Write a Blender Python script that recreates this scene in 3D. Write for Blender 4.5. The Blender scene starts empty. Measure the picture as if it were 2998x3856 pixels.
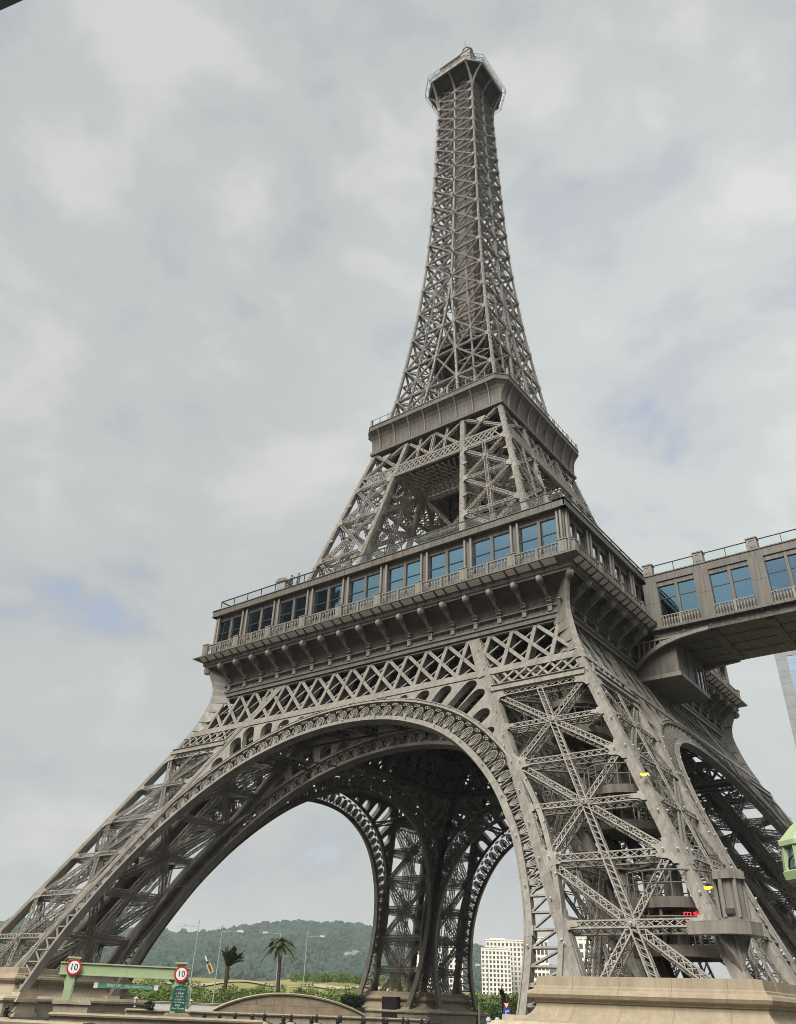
import bpy, math, random
import numpy as np
from mathutils import Vector, Matrix

SC = bpy.context.scene
COL = SC.collection
R_ = math.radians
rng = np.random.default_rng(7)
random.seed(7)

# ------------------------------------------------------------------ camera
PW, PH = 2998.0, 3856.0
CF, CCX, CCY = 2994.971, 1472.8878, 1876.7596
CAMLOC = Vector((38.08, -63.5277, 2.7175))
cam_data = bpy.data.cameras.new("camera")
cam = bpy.data.objects.new("camera", cam_data)
COL.objects.link(cam)
cam.rotation_mode = 'XYZ'
cam.location = CAMLOC
cam.rotation_euler = (R_(122.480), R_(-2.033), R_(36.829))
cam_data.sensor_fit = 'VERTICAL'
cam_data.sensor_height = 36.0
cam_data.lens = 36.0 * CF / PH
cam_data.shift_x = (PW / 2 - CCX) / PH
cam_data.shift_y = (CCY - PH / 2) / PH
cam_data.clip_start = 0.1
cam_data.clip_end = 8000.0
SC.camera = cam
SC.render.resolution_x, SC.render.resolution_y = 796, 1024

# ------------------------------------------------------------------ world, sun, exposure
SUN_EL, SUN_AZ = R_(48), R_(172)          # azimuth from +Y, clockwise seen from above
sun_dir = Vector((math.sin(SUN_AZ) * math.cos(SUN_EL), math.cos(SUN_AZ) * math.cos(SUN_EL), math.sin(SUN_EL)))
world = bpy.data.worlds.new("World")
SC.world = world
world.use_nodes = True
nt = world.node_tree
for n in list(nt.nodes):
    nt.nodes.remove(n)
def wn(t, **kw):
    n = nt.nodes.new(t)
    for k, v in kw.items():
        setattr(n, k, v)
    return n
def lk(a, b):
    nt.links.new(a, b)
w_out = wn('ShaderNodeOutputWorld')
w_bg = wn('ShaderNodeBackground')
w_bg.inputs['Strength'].default_value = 0.10
w_sky = wn('ShaderNodeTexSky', sky_type='NISHITA', sun_disc=False, sun_elevation=SUN_EL, sun_rotation=SUN_AZ,
           air_density=1.0, dust_density=2.0, ozone_density=1.0, altitude=20)
w_tc = wn('ShaderNodeTexCoord')
w_map = wn('ShaderNodeMapping')
w_map.inputs['Scale'].default_value = (1.0, 1.0, 1.7)
w_map.inputs['Location'].default_value = (5.05, 1.6, 10.69)
lk(w_tc.outputs['Generated'], w_map.inputs['Vector'])
w_n1 = wn('ShaderNodeTexNoise')
w_n1.inputs['Scale'].default_value = 4.8
w_n1.inputs['Detail'].default_value = 10.0
w_n1.inputs['Roughness'].default_value = 0.57
w_n1.inputs['Distortion'].default_value = 0.25
lk(w_map.outputs[0], w_n1.inputs['Vector'])
w_n2 = wn('ShaderNodeTexNoise')
w_n2.inputs['Scale'].default_value = 1.3
w_n2.inputs['Detail'].default_value = 3.0
lk(w_map.outputs[0], w_n2.inputs['Vector'])
# cloud body colours: light grey with slightly darker bellies
w_cr = wn('ShaderNodeValToRGB')
w_cr.color_ramp.interpolation = 'EASE'
e = w_cr.color_ramp.elements
e[0].position, e[0].color = 0.32, (4.75, 5.00, 5.35, 1)
e[1].position, e[1].color = 0.70, (6.55, 6.60, 6.50, 1)
m = w_cr.color_ramp.elements.new(0.50); m.color = (5.42, 5.72, 5.70, 1)
# mottled high cloud overhead: finer patches that gain contrast with elevation
w_n3 = wn('ShaderNodeTexNoise')
w_n3.inputs['Scale'].default_value = 7.5
w_n3.inputs['Detail'].default_value = 3.0
w_n3.inputs['Roughness'].default_value = 0.45
lk(w_map.outputs[0], w_n3.inputs['Vector'])
w_sep = wn('ShaderNodeSeparateXYZ')
lk(w_tc.outputs['Generated'], w_sep.inputs[0])
w_el = wn('ShaderNodeMapRange')
w_el.inputs['From Min'].default_value = 0.50
w_el.inputs['From Max'].default_value = 0.92
w_el.inputs['To Min'].default_value = 0.0
w_el.inputs['To Max'].default_value = 0.9
lk(w_sep.outputs['Z'], w_el.inputs['Value'])
w_c3 = wn('ShaderNodeMath', operation='SUBTRACT')
w_c3.inputs[1].default_value = 0.5
lk(w_n3.outputs['Fac'], w_c3.inputs[0])
w_f = wn('ShaderNodeMath', operation='MULTIPLY_ADD')
lk(w_c3.outputs[0], w_f.inputs[0]); lk(w_el.outputs[0], w_f.inputs[1]); lk(w_n1.outputs['Fac'], w_f.inputs[2])
lk(w_f.outputs[0], w_cr.inputs['Fac'])
# thin gaps where the blue sky shows through
w_gap = wn('ShaderNodeMapRange')
w_gap.inputs['From Min'].default_value = 0.30
w_gap.inputs['From Max'].default_value = 0.37
w_gap.inputs['To Min'].default_value = 0.66
w_gap.inputs['To Max'].default_value = 1.0
lk(w_n1.outputs['Fac'], w_gap.inputs['Value'])
w_mix = wn('ShaderNodeMixRGB')
lk(w_gap.outputs[0], w_mix.inputs['Fac'])
w_sk2 = wn('ShaderNodeVectorMath', operation='SCALE')
w_sk2.inputs['Scale'].default_value = 2.0
lk(w_sky.outputs['Color'], w_sk2.inputs[0])
lk(w_sk2.outputs[0], w_mix.inputs['Color1'])
lk(w_cr.outputs['Color'], w_mix.inputs['Color2'])
# broad brightness: brighter cloud towards the hidden sun behind the viewer, greyer ahead
w_dot = wn('ShaderNodeVectorMath', operation='DOT_PRODUCT')
lk(w_tc.outputs['Generated'], w_dot.inputs[0])
w_dot.inputs[1].default_value = tuple(sun_dir)
w_glow = wn('ShaderNodeMapRange')
w_glow.inputs['From Min'].default_value = 0.55
w_glow.inputs['From Max'].default_value = 0.95
w_glow.inputs['To Min'].default_value = 1.0
w_glow.inputs['To Max'].default_value = 2.0
lk(w_dot.outputs['Value'], w_glow.inputs['Value'])
w_mul = wn('ShaderNodeVectorMath', operation='SCALE')
lk(w_mix.outputs[0], w_mul.inputs[0])
lk(w_glow.outputs[0], w_mul.inputs['Scale'])
# sky dimmed low down behind the viewer, added to keep undersides dark; unchanged ahead
w_hd = wn('ShaderNodeVectorMath', operation='DOT_PRODUCT')
w_hd.inputs[1].default_value = (-0.6, 0.8, 0.0)
lk(w_tc.outputs['Generated'], w_hd.inputs[0])
w_bk = wn('ShaderNodeMapRange', interpolation_type='SMOOTHSTEP')
w_bk.inputs['From Min'].default_value = 0.15
w_bk.inputs['From Max'].default_value = -0.35
w_bk.inputs['To Min'].default_value = 0.0
w_bk.inputs['To Max'].default_value = 1.0
lk(w_hd.outputs['Value'], w_bk.inputs['Value'])
w_lo = wn('ShaderNodeMapRange', interpolation_type='SMOOTHSTEP')
w_lo.inputs['From Min'].default_value = 0.10
w_lo.inputs['From Max'].default_value = 0.62
w_lo.inputs['To Min'].default_value = 0.72
w_lo.inputs['To Max'].default_value = 0.0
lk(w_sep.outputs['Z'], w_lo.inputs['Value'])
w_dk = wn('ShaderNodeMath', operation='MULTIPLY')
lk(w_bk.outputs[0], w_dk.inputs[0]); lk(w_lo.outputs[0], w_dk.inputs[1])
w_in = wn('ShaderNodeMath', operation='SUBTRACT')
w_in.inputs[0].default_value = 1.0
lk(w_dk.outputs[0], w_in.inputs[1])
w_ml2 = wn('ShaderNodeVectorMath', operation='SCALE')
lk(w_mul.outputs[0], w_ml2.inputs[0]); lk(w_in.outputs[0], w_ml2.inputs['Scale'])
# thinner, brighter cloud around one bearing to the right of the tower
w_rd = wn('ShaderNodeVectorMath', operation='DOT_PRODUCT')
w_rd.inputs[1].default_value = (-0.162, 0.816, 0.555)
lk(w_tc.outputs['Generated'], w_rd.inputs[0])
w_rg = wn('ShaderNodeMapRange', interpolation_type='SMOOTHSTEP')
w_rg.inputs['From Min'].default_value = 0.84
w_rg.inputs['From Max'].default_value = 1.0
w_rg.inputs['To Min'].default_value = 1.0
w_rg.inputs['To Max'].default_value = 1.17
lk(w_rd.outputs['Value'], w_rg.inputs['Value'])
w_ml3 = wn('ShaderNodeVectorMath', operation='SCALE')
lk(w_ml2.outputs[0], w_ml3.inputs[0]); lk(w_rg.outputs[0], w_ml3.inputs['Scale'])
lk(w_ml3.outputs[0], w_bg.inputs['Color'])
lk(w_bg.outputs[0], w_out.inputs['Surface'])

sun_data = bpy.data.lights.new("sun", 'SUN')
sun_data.energy = 5.0
sun_data.angle = R_(35)
sun_data.color = (1.0, 0.965, 0.90)
sun = bpy.data.objects.new("sun", sun_data)
COL.objects.link(sun)
sun.rotation_euler = (-sun_dir).to_track_quat('-Z', 'Y').to_euler()

SC.view_settings.view_transform = 'Standard'
SC.view_settings.look = 'None'
SC.view_settings.exposure = 0.0
SC.view_settings.gamma = 1.0
SC.view_settings.use_curve_mapping = False
SC.render.engine = 'CYCLES'
SC.cycles.max_bounces = 6
SC.cycles.diffuse_bounces = 1
SC.cycles.glossy_bounces = 3
SC.cycles.transmission_bounces = 4
SC.cycles.transparent_max_bounces = 12
SC.cycles.use_denoising = True
SC.cycles.filter_width = 0.9

GZ = 1.2                                    # level of the forecourt

# ------------------------------------------------------------------ materials
def paint(name, col, rough=0.55, var=0.10, scale=1.2, spec=0.35, bump=0.0, bscale=30, streak=0.0, drip=0.0):
    m = bpy.data.materials.new(name)
    m.use_nodes = True
    t = m.node_tree
    b = t.nodes['Principled BSDF']
    b.inputs['Roughness'].default_value = rough
    b.inputs['Specular IOR Level'].default_value = spec
    tc = t.nodes.new('ShaderNodeTexCoord')
    n = t.nodes.new('ShaderNodeTexNoise')
    n.inputs['Scale'].default_value = scale
    n.inputs['Detail'].default_value = 6
    n.inputs['Roughness'].default_value = 0.62
    src = tc.outputs['Object']
    if streak:
        mp = t.nodes.new('ShaderNodeMapping')
        mp.inputs['Scale'].default_value = (1, 1, streak)
        t.links.new(src, mp.inputs['Vector'])
        src = mp.outputs[0]
    t.links.new(src, n.inputs['Vector'])
    r = t.nodes.new('ShaderNodeValToRGB')
    r.color_ramp.elements[0].position = 0.28
    r.color_ramp.elements[1].position = 0.72
    r.color_ramp.elements[0].color = tuple(c * (1 - var * 1.5) for c in col) + (1,)
    r.color_ramp.elements[1].color = tuple(min(1, c * (1 + var)) for c in col) + (1,)
    t.links.new(n.outputs['Fac'], r.inputs['Fac'])
    colour = r.outputs['Color']
    if drip:
        # weathering: rain streaks and dull patches drawn out downwards, and a small tone shift from piece to piece
        mp2 = t.nodes.new('ShaderNodeMapping'); mp2.inputs['Scale'].default_value = (2.6, 2.6, 0.22)
        n3 = t.nodes.new('ShaderNodeTexNoise'); n3.inputs['Scale'].default_value = 1.4; n3.inputs['Detail'].default_value = 5; n3.inputs['Roughness'].default_value = 0.7
        t.links.new(tc.outputs['Object'], mp2.inputs['Vector']); t.links.new(mp2.outputs[0], n3.inputs['Vector'])
        mr = t.nodes.new('ShaderNodeMapRange'); mr.inputs['From Min'].default_value = 0.38; mr.inputs['From Max'].default_value = 0.66
        mr.inputs['To Min'].default_value = 1.0 - drip; mr.inputs['To Max'].default_value = 1.08
        t.links.new(n3.outputs['Fac'], mr.inputs['Value'])
        oi = t.nodes.new('ShaderNodeObjectInfo')
        m2_ = t.nodes.new('ShaderNodeMath'); m2_.operation = 'MULTIPLY_ADD'; m2_.inputs[1].default_value = drip * 0.35; m2_.inputs[2].default_value = 1.0 - drip * 0.17
        t.links.new(oi.outputs['Random'], m2_.inputs[0])
        m3_ = t.nodes.new('ShaderNodeMath'); m3_.operation = 'MULTIPLY'
        t.links.new(mr.outputs[0], m3_.inputs[0]); t.links.new(m2_.outputs[0], m3_.inputs[1])
        vs = t.nodes.new('ShaderNodeVectorMath'); vs.operation = 'SCALE'
        t.links.new(colour, vs.inputs[0]); t.links.new(m3_.outputs[0], vs.inputs['Scale'])
        colour = vs.outputs[0]
        rr = t.nodes.new('ShaderNodeMapRange'); rr.inputs['To Min'].default_value = rough + 0.18; rr.inputs['To Max'].default_value = rough - 0.12
        t.links.new(n3.outputs['Fac'], rr.inputs['Value']); t.links.new(rr.outputs[0], b.inputs['Roughness'])
    t.links.new(colour, b.inputs['Base Color'])
    if bump:
        n2 = t.nodes.new('ShaderNodeTexNoise')
        n2.inputs['Scale'].default_value = bscale
        n2.inputs['Detail'].default_value = 4
        t.links.new(tc.outputs['Object'], n2.inputs['Vector'])
        bp = t.nodes.new('ShaderNodeBump')
        bp.inputs['Strength'].default_value = bump
        bp.inputs['Distance'].default_value = 0.05
        t.links.new(n2.outputs['Fac'], bp.inputs['Height'])
        t.links.new(bp.outputs[0], b.inputs['Normal'])
    return m

def glass_mirror(name, tint, edge=(0.75, 0.8, 0.82), ior=1.7):
    """coated window glass: a tinted mirror face on, clearer and whiter at a grazing view"""
    m = bpy.data.materials.new(name)
    m.use_nodes = True
    t = m.node_tree
    t.nodes.remove(t.nodes['Principled BSDF'])
    out = t.nodes['Material Output']
    a = t.nodes.new('ShaderNodeBsdfGlossy'); a.inputs['Color'].default_value = tint + (1,); a.inputs['Roughness'].default_value = 0.02
    c = t.nodes.new('ShaderNodeBsdfGlossy'); c.inputs['Color'].default_value = edge + (1,); c.inputs['Roughness'].default_value = 0.02
    lw = t.nodes.new('ShaderNodeLayerWeight'); lw.inputs['Blend'].default_value = 0.5
    f = t.nodes.new('ShaderNodeMapRange'); f.interpolation_type = 'SMOOTHSTEP'
    f.inputs['From Min'].default_value = 0.30; f.inputs['From Max'].default_value = 0.78; f.inputs['To Min'].default_value = 0.04; f.inputs['To Max'].default_value = 0.92
    t.links.new(lw.outputs['Facing'], f.inputs['Value'])
    n = t.nodes.new('ShaderNodeTexNoise'); n.inputs['Scale'].default_value = 0.35
    tc = t.nodes.new('ShaderNodeTexCoord')
    bp = t.nodes.new('ShaderNodeBump'); bp.inputs['Strength'].default_value = 0.25; bp.inputs['Distance'].default_value = 0.05
    t.links.new(tc.outputs['Object'], n.inputs['Vector'])
    t.links.new(n.outputs['Fac'], bp.inputs['Height'])
    t.links.new(bp.outputs[0], a.inputs['Normal'])
    oi = t.nodes.new('ShaderNodeObjectInfo')
    vr = t.nodes.new('ShaderNodeMapRange'); vr.inputs['To Min'].default_value = 0.82; vr.inputs['To Max'].default_value = 1.2
    vs = t.nodes.new('ShaderNodeVectorMath'); vs.operation = 'SCALE'; vs.inputs[0].default_value = tint
    t.links.new(oi.outputs['Random'], vr.inputs['Value']); t.links.new(vr.outputs[0], vs.inputs['Scale']); t.links.new(vs.outputs[0], a.inputs['Color'])
    x = t.nodes.new('ShaderNodeMixShader')
    t.links.new(f.outputs[0], x.inputs[0]); t.links.new(a.outputs[0], x.inputs[1]); t.links.new(c.outputs[0], x.inputs[2])
    t.links.new(x.outputs[0], out.inputs['Surface'])
    return m

def glass_clear(name, tint=(0.955, 0.985, 0.975), ior=1.5):
    m = bpy.data.materials.new(name)
    m.use_nodes = True
    t = m.node_tree
    t.nodes.remove(t.nodes['Principled BSDF'])
    out = t.nodes['Material Output']
    a = t.nodes.new('ShaderNodeBsdfTransparent'); a.inputs['Color'].default_value = tint + (1,)
    c = t.nodes.new('ShaderNodeBsdfGlossy'); c.inputs['Color'].default_value = (0.9, 0.95, 0.95, 1); c.inputs['Roughness'].default_value = 0.02
    f = t.nodes.new('ShaderNodeLayerWeight'); f.inputs['Blend'].default_value = 0.5
    p = t.nodes.new('ShaderNodeMath'); p.operation = 'POWER'; p.inputs[1].default_value = 4.0
    r = t.nodes.new('ShaderNodeMapRange'); r.inputs['To Min'].default_value = 0.03; r.inputs['To Max'].default_value = 0.6
    t.links.new(f.outputs['Facing'], p.inputs[0]); t.links.new(p.outputs[0], r.inputs['Value'])
    x = t.nodes.new('ShaderNodeMixShader')
    t.links.new(r.outputs[0], x.inputs[0]); t.links.new(a.outputs[0], x.inputs[1]); t.links.new(c.outputs[0], x.inputs[2])
    t.links.new(x.outputs[0], out.inputs['Surface'])
    return m

def glow(name, col, strength):
    m = bpy.data.materials.new(name)
    m.use_nodes = True
    b = m.node_tree.nodes['Principled BSDF']
    b.inputs['Base Color'].default_value = tuple(c * 0.6 for c in col) + (1,)
    b.inputs['Emission Color'].default_value = col + (1,)
    b.inputs['Emission Strength'].default_value = strength
    return m

M = {}
M['iron'] = paint('painted_iron', (0.262, 0.239, 0.201), 0.45, 0.12, 0.55, streak=0.4, drip=0.30)
M['iron_b'] = paint('painted_iron_cornice', (0.160, 0.142, 0.118), 0.45, 0.14, 0.8, streak=0.35, drip=0.35)
M['core'] = paint('lift_shaft_cladding', (0.25, 0.205, 0.155), 0.6, 0.15, 0.7, streak=0.3)
M['dark'] = paint('dark_metal', (0.055, 0.055, 0.052), 0.45, 0.15, 2)
M['glass'] = glass_mirror('blue_coated_glass', (0.135, 0.25, 0.325), (0.95, 0.96, 0.96), 2.3)
M['rail_glass'] = glass_clear('railing_glass')
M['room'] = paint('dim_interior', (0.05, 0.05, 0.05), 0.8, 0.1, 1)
M['globe'] = paint('opal_globe', (0.45, 0.44, 0.41), 0.3, 0.02, 5)
M['lettering'] = paint('lettering_relief', (0.20, 0.175, 0.145), 0.6, 0.05, 3)
M['stone'] = paint('cream_stone', (0.335, 0.275, 0.190), 0.75, 0.08, 0.8, 0.25, 0.12, 14, drip=0.14)
M['stone_b'] = paint('weathered_stone', (0.43, 0.36, 0.26), 0.85, 0.16, 1.1, 0.2, 0.35, 9, drip=0.16)
M['stone_d'] = paint('brown_stone', (0.30, 0.235, 0.165), 0.85, 0.18, 1.5, 0.2, 0.4, 14)
M['yellow'] = glow('yellow_lamp', (1.0, 0.62, 0.05), 1.1)
M['red'] = glow('red_letters', (1.0, 0.03, 0.06), 1.3)

# ------------------------------------------------------------------ mesh builder
def V3(*a):
    return np.array(a, float)
def nrm(v):
    v = np.asarray(v, float)
    return v / max(1e-12, np.linalg.norm(v))
BOXQ = np.array([(0, 3, 2, 1), (4, 5, 6, 7), (0, 1, 5, 4), (1, 2, 6, 5), (2, 3, 7, 6), (3, 0, 4, 7)])

class MB:
    def __init__(s):
        s.V = []; s.F = []; s.n = 0
    def add(s, verts, faces):
        verts = np.asarray(verts, float).reshape(-1, 3)
        o = s.n
        s.V.append(verts)
        if isinstance(faces, np.ndarray):
            s.F.extend((faces + o).tolist())
        else:
            s.F.extend([tuple(i + o for i in f) for f in faces])
        s.n += len(verts)
    def bars(s, P0, P1, W, H, U):
        """boxes from P0 to P1; W across, H along the up hint U"""
        P0 = np.atleast_2d(np.asarray(P0, float)); P1 = np.atleast_2d(np.asarray(P1, float))
        k = len(P0)
        d = P1 - P0
        L = np.linalg.norm(d, axis=1, keepdims=True); L[L < 1e-9] = 1
        d = d / L
        U = np.broadcast_to(np.asarray(U, float), d.shape)
        sd = np.cross(d, U)
        l2 = np.linalg.norm(sd, axis=1, keepdims=True)
        bad = l2[:, 0] < 1e-6
        if bad.any():
            sd[bad] = np.cross(d[bad], np.array([0.577, 0.577, 0.577])); l2 = np.linalg.norm(sd, axis=1, keepdims=True)
        sd = sd / l2
        up = np.cross(sd, d)
        W = np.broadcast_to(np.asarray(W, float).reshape(-1, 1), (k, 1)) / 2
        H = np.broadcast_to(np.asarray(H, float).reshape(-1, 1), (k, 1)) / 2
        c = [P + a * sd * W + b * up * H for P in (P0, P1) for a, b in ((-1, -1), (1, -1), (1, 1), (-1, 1))]
        v = np.stack(c, 1).reshape(-1, 3)
        f = (BOXQ[None] + (np.arange(k) * 8)[:, None, None]).reshape(-1, 4)
        s.add(v, f)
    def bar(s, p0, p1, w, h, u=(0, 0, 1)):
        s.bars([p0], [p1], w, h, u)
    def box(s, x0, x1, y0, y1, z0, z1):
        v = [(x0, y0, z0), (x1, y0, z0), (x1, y1, z0), (x0, y1, z0), (x0, y0, z1), (x1, y0, z1), (x1, y1, z1), (x0, y1, z1)]
        s.add(v, BOXQ)
    def plate(s, pts, n, th):
        """flat outline extruded along n"""
        pts = np.asarray(pts, float); n = nrm(n) * th / 2
        k = len(pts)
        a = pts + n; b = pts - n
        f = [tuple(range(k)), tuple(range(2 * k - 1, k - 1, -1))]
        f += [((i + 1) % k, i, k + i, k + (i + 1) % k) for i in range(k)]
        s.add(np.vstack([a, b]), f)
    def tube(s, pts, r, n=8, closed=False, caps=True):
        pts = np.asarray(pts, float)
        k = len(pts)
        rr = np.broadcast_to(np.asarray(r, float), (k,))
        if closed:
            t = np.roll(pts, -1, 0) - np.roll(pts, 1, 0)
        else:
            t = np.gradient(pts, axis=0)
        t = t / np.maximum(1e-9, np.linalg.norm(t, axis=1, keepdims=True))
        ref = np.array([0, 0, 1.0]) if abs(t[:, 2]).max() < 0.9 else (np.array([1.0, 0, 0]) if abs(t[:, 0]).max() < 0.9 else np.array([0.3, 0.9, 0.1]))
        a = np.cross(t, ref); a /= np.maximum(1e-9, np.linalg.norm(a, axis=1, keepdims=True))
        b = np.cross(t, a)
        ang = np.arange(n) * 2 * math.pi / n
        v = pts[:, None] + rr[:, None, None] * (np.cos(ang)[None, :, None] * a[:, None] + np.sin(ang)[None, :, None] * b[:, None])
        f = []
        for i in range(k if closed else k - 1):
            j = (i + 1) % k
            for q in range(n):
                q2 = (q + 1) % n
                f.append((i * n + q, i * n + q2, j * n + q2, j * n + q))
        if caps and not closed:
            f.append(tuple(range(n - 1, -1, -1))); f.append(tuple((k - 1) * n + q for q in range(n)))
        s.add(v.reshape(-1, 3), f)
    def lathe(s, prof, c=(0, 0, 0), n=16, axis=(0, 0, 1), a0=0.0, a1=2 * math.pi, cap=True):
        """prof: list of (radius, height along axis)"""
        ax = nrm(axis)
        ref = np.array([1.0, 0, 0]) if abs(ax[0]) < 0.9 else np.array([0, 1.0, 0])
        e1 = nrm(np.cross(ax, ref)); e2 = np.cross(ax, e1)
        full = abs(a1 - a0 - 2 * math.pi) < 1e-6
        ang = a0 + (a1 - a0) * np.arange(n) / (n if full else n - 1)
        v = np.array([[np.asarray(c) + ax * h + r * (math.cos(t) * e1 + math.sin(t) * e2) for t in ang] for r, h in prof])
        f = []
        for i in range(len(prof) - 1):
            for q in range(n if full else n - 1):
                q2 = (q + 1) % n
                f.append((i * n + q, i * n + q2, (i + 1) * n + q2, (i + 1) * n + q))
        if cap and full:
            f.append(tuple(range(n - 1, -1, -1))); f.append(tuple((len(prof) - 1) * n + q for q in range(n)))
        s.add(v.reshape(-1, 3), f)
    def ball(s, c, r, n=8, m=5):
        prof = [(max(1e-4, r * math.sin(math.pi * i / m)), -r * math.cos(math.pi * i / m)) for i in range(m + 1)]
        s.lathe(prof, c, n, cap=False)
    def sweep_square(s, prof, sides=(0, 1, 2, 3), shift=(0, 0)):
        """prof (half width, z) run round a square with mitred corners"""
        k = len(prof)
        for sd in sides:
            t = sd * math.pi / 2
            ca, sa = round(math.cos(t)), round(math.sin(t))
            v = []
            for w, z in prof:
                for x in (-w, w):
                    y = -w
                    v.append((x * ca - y * sa + shift[0], x * sa + y * ca + shift[1], z))
            f = [(2 * i, 2 * i + 1, 2 * i + 3, 2 * i + 2) for i in range(k - 1)]
            s.add(v, f)
    def build(s, name, mat, parent=None, smooth=False):
        me = bpy.data.meshes.new(name)
        v = np.vstack(s.V) if s.V else np.zeros((0, 3))
        me.from_pydata(v.tolist(), [], s.F)
        if smooth:
            me.polygons.foreach_set('use_smooth', np.ones(len(me.polygons), bool))
        me.materials.append(mat)
        return link(name, me, parent)

def link(name, me, parent=None, loc=(0, 0, 0), rz=0.0):
    o = bpy.data.objects.new(name, me)
    COL.objects.link(o)
    o.location = loc
    o.rotation_euler = (0, 0, rz)
    if parent is not None:
        o.parent = parent
    return o
def copy_of(src, parent, loc=None, rz=None):
    o = src.copy()
    COL.objects.link(o)
    if parent is not None:
        o.parent = parent
    if loc is not None:
        o.location = loc
    if rz is not None:
        o.rotation_euler = (0, 0, rz)
    return o
def copy_tree(o, parent=None):
    c = copy_of(o, parent)
    for ch in list(o.children):
        copy_tree(ch, c)
    return c
def tag(o, label=None, cat=None, group=None, kind=None):
    if label: o['label'] = label
    if cat: o['category'] = cat
    if group: o['group'] = group
    if kind: o['kind'] = kind
    return o
def thing(name, label, cat, loc=(0, 0, 0), rz=0.0, group=None):
    return tag(link(name, None, None, loc, rz), label, cat, group)
HALF = math.pi / 2

# ================================================================== THE TOWER
TOWER = thing('lattice_tower', 'tall grey iron lattice tower standing on four arched legs', 'tower')

def w1(z): return 28.0 - 0.524 * (z - 3.95)
def m1(z): return w1(z) - 7.25
def w2(z): return 13.08 - 0.259 * (z - 35)
def m2(z): return 6.08 - 0.1476 * (z - 35)
H3 = np.array([53.5, 57.4, 59.55, 62.5, 65.9, 71.4, 76, 81.4, 87, 93, 100, 109, 116, 127])
W3 = np.array([8.29, 7.45, 7.03, 6.55, 6.12, 5.5, 5.0, 4.58, 4.2, 3.93, 3.71, 3.48, 3.33, 3.10])
def w3(z): return float(np.interp(z, H3, W3))
def m3(z): return float(np.interp(z, [57.4, 60.1, 79.2, 127], [2.55, 2.12, 0.0, 0.0]))

def lat(mb, p0, p1, n, width, depth, chord=0.09, lace=0.05, pitch=None, back=True, single=False):
    """open lattice beam: corner chords joined by crossed lacing"""
    p0 = np.asarray(p0, float); p1 = np.asarray(p1, float)
    L = np.linalg.norm(p1 - p0); u = (p1 - p0) / L
    n = nrm(np.asarray(n) - np.dot(n, u) * u)
    sv = np.cross(u, n)
    pitch = pitch or width * 1.05
    k = max(1, int(round(L / pitch)))
    t = np.linspace(0, 1, k + 1)[:, None]
    ln = p0 + (p1 - p0) * t
    layers = [0.0] + ([-depth] if depth > 0 and back else [])
    A, B, a, b = [], [], [], []
    for off in layers:
        o = n * (off - chord / 2 * (1 if off == 0 else -1))
        for sg in (-1, 1):
            A.append(p0 + sv * sg * (width - chord) / 2 + o); B.append(p1 + sv * sg * (width - chord) / 2 + o)
        pl = ln + sv * (width / 2 - chord / 2) + n * (off + (-0.015 if off == 0 else 0.015)); mi = ln - sv * (width / 2 - chord / 2) + n * (off + (-0.03 if off == 0 else 0.03))
        a.append(pl[:-1]); b.append(mi[1:])
        if not single:
            a.append(mi[:-1] - n * 0.0); b.append(pl[1:] - n * 0.0)
    mb.bars(A, B, chord, chord, n)
    mb.bars(np.vstack(a), np.vstack(b), lace, 0.025, n)
    if len(layers) > 1:
        a, b = [], []
        for sg in (-1, 1):
            f = ln + sv * sg * (width / 2 - 0.02) - n * chord / 2; g = f - n * (depth - chord)
            z = np.where((np.arange(k + 1) % 2 == 0)[:, None], f, g)
            a.append(z[:-1]); b.append(z[1:])
        mb.bars(np.vstack(a), np.vstack(b), lace, 0.025, sv)

def gusset(mb, c, r, i, n, size, th=0.05, two=False):
    """node plate with hollowed shoulders: r along the rafter, i into the panel"""
    c = np.asarray(c, float)
    pr = [(-1.25, -0.25), (-1.25, 0.16), (-0.95, 0.22), (-0.72, 0.45), (-0.66, 0.85), (-0.60, 1.15), (-0.40, 1.28), (-0.30, 1.05), (-0.20, 0.95),
          (0.20, 0.95), (0.30, 1.05), (0.40, 1.28), (0.60, 1.15), (0.66, 0.85), (0.72, 0.45), (0.95, 0.22), (1.25, 0.16), (1.25, -0.25)]
    mb.plate([c + r * a * size + i * b * size for a, b in pr], n, th)

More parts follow.
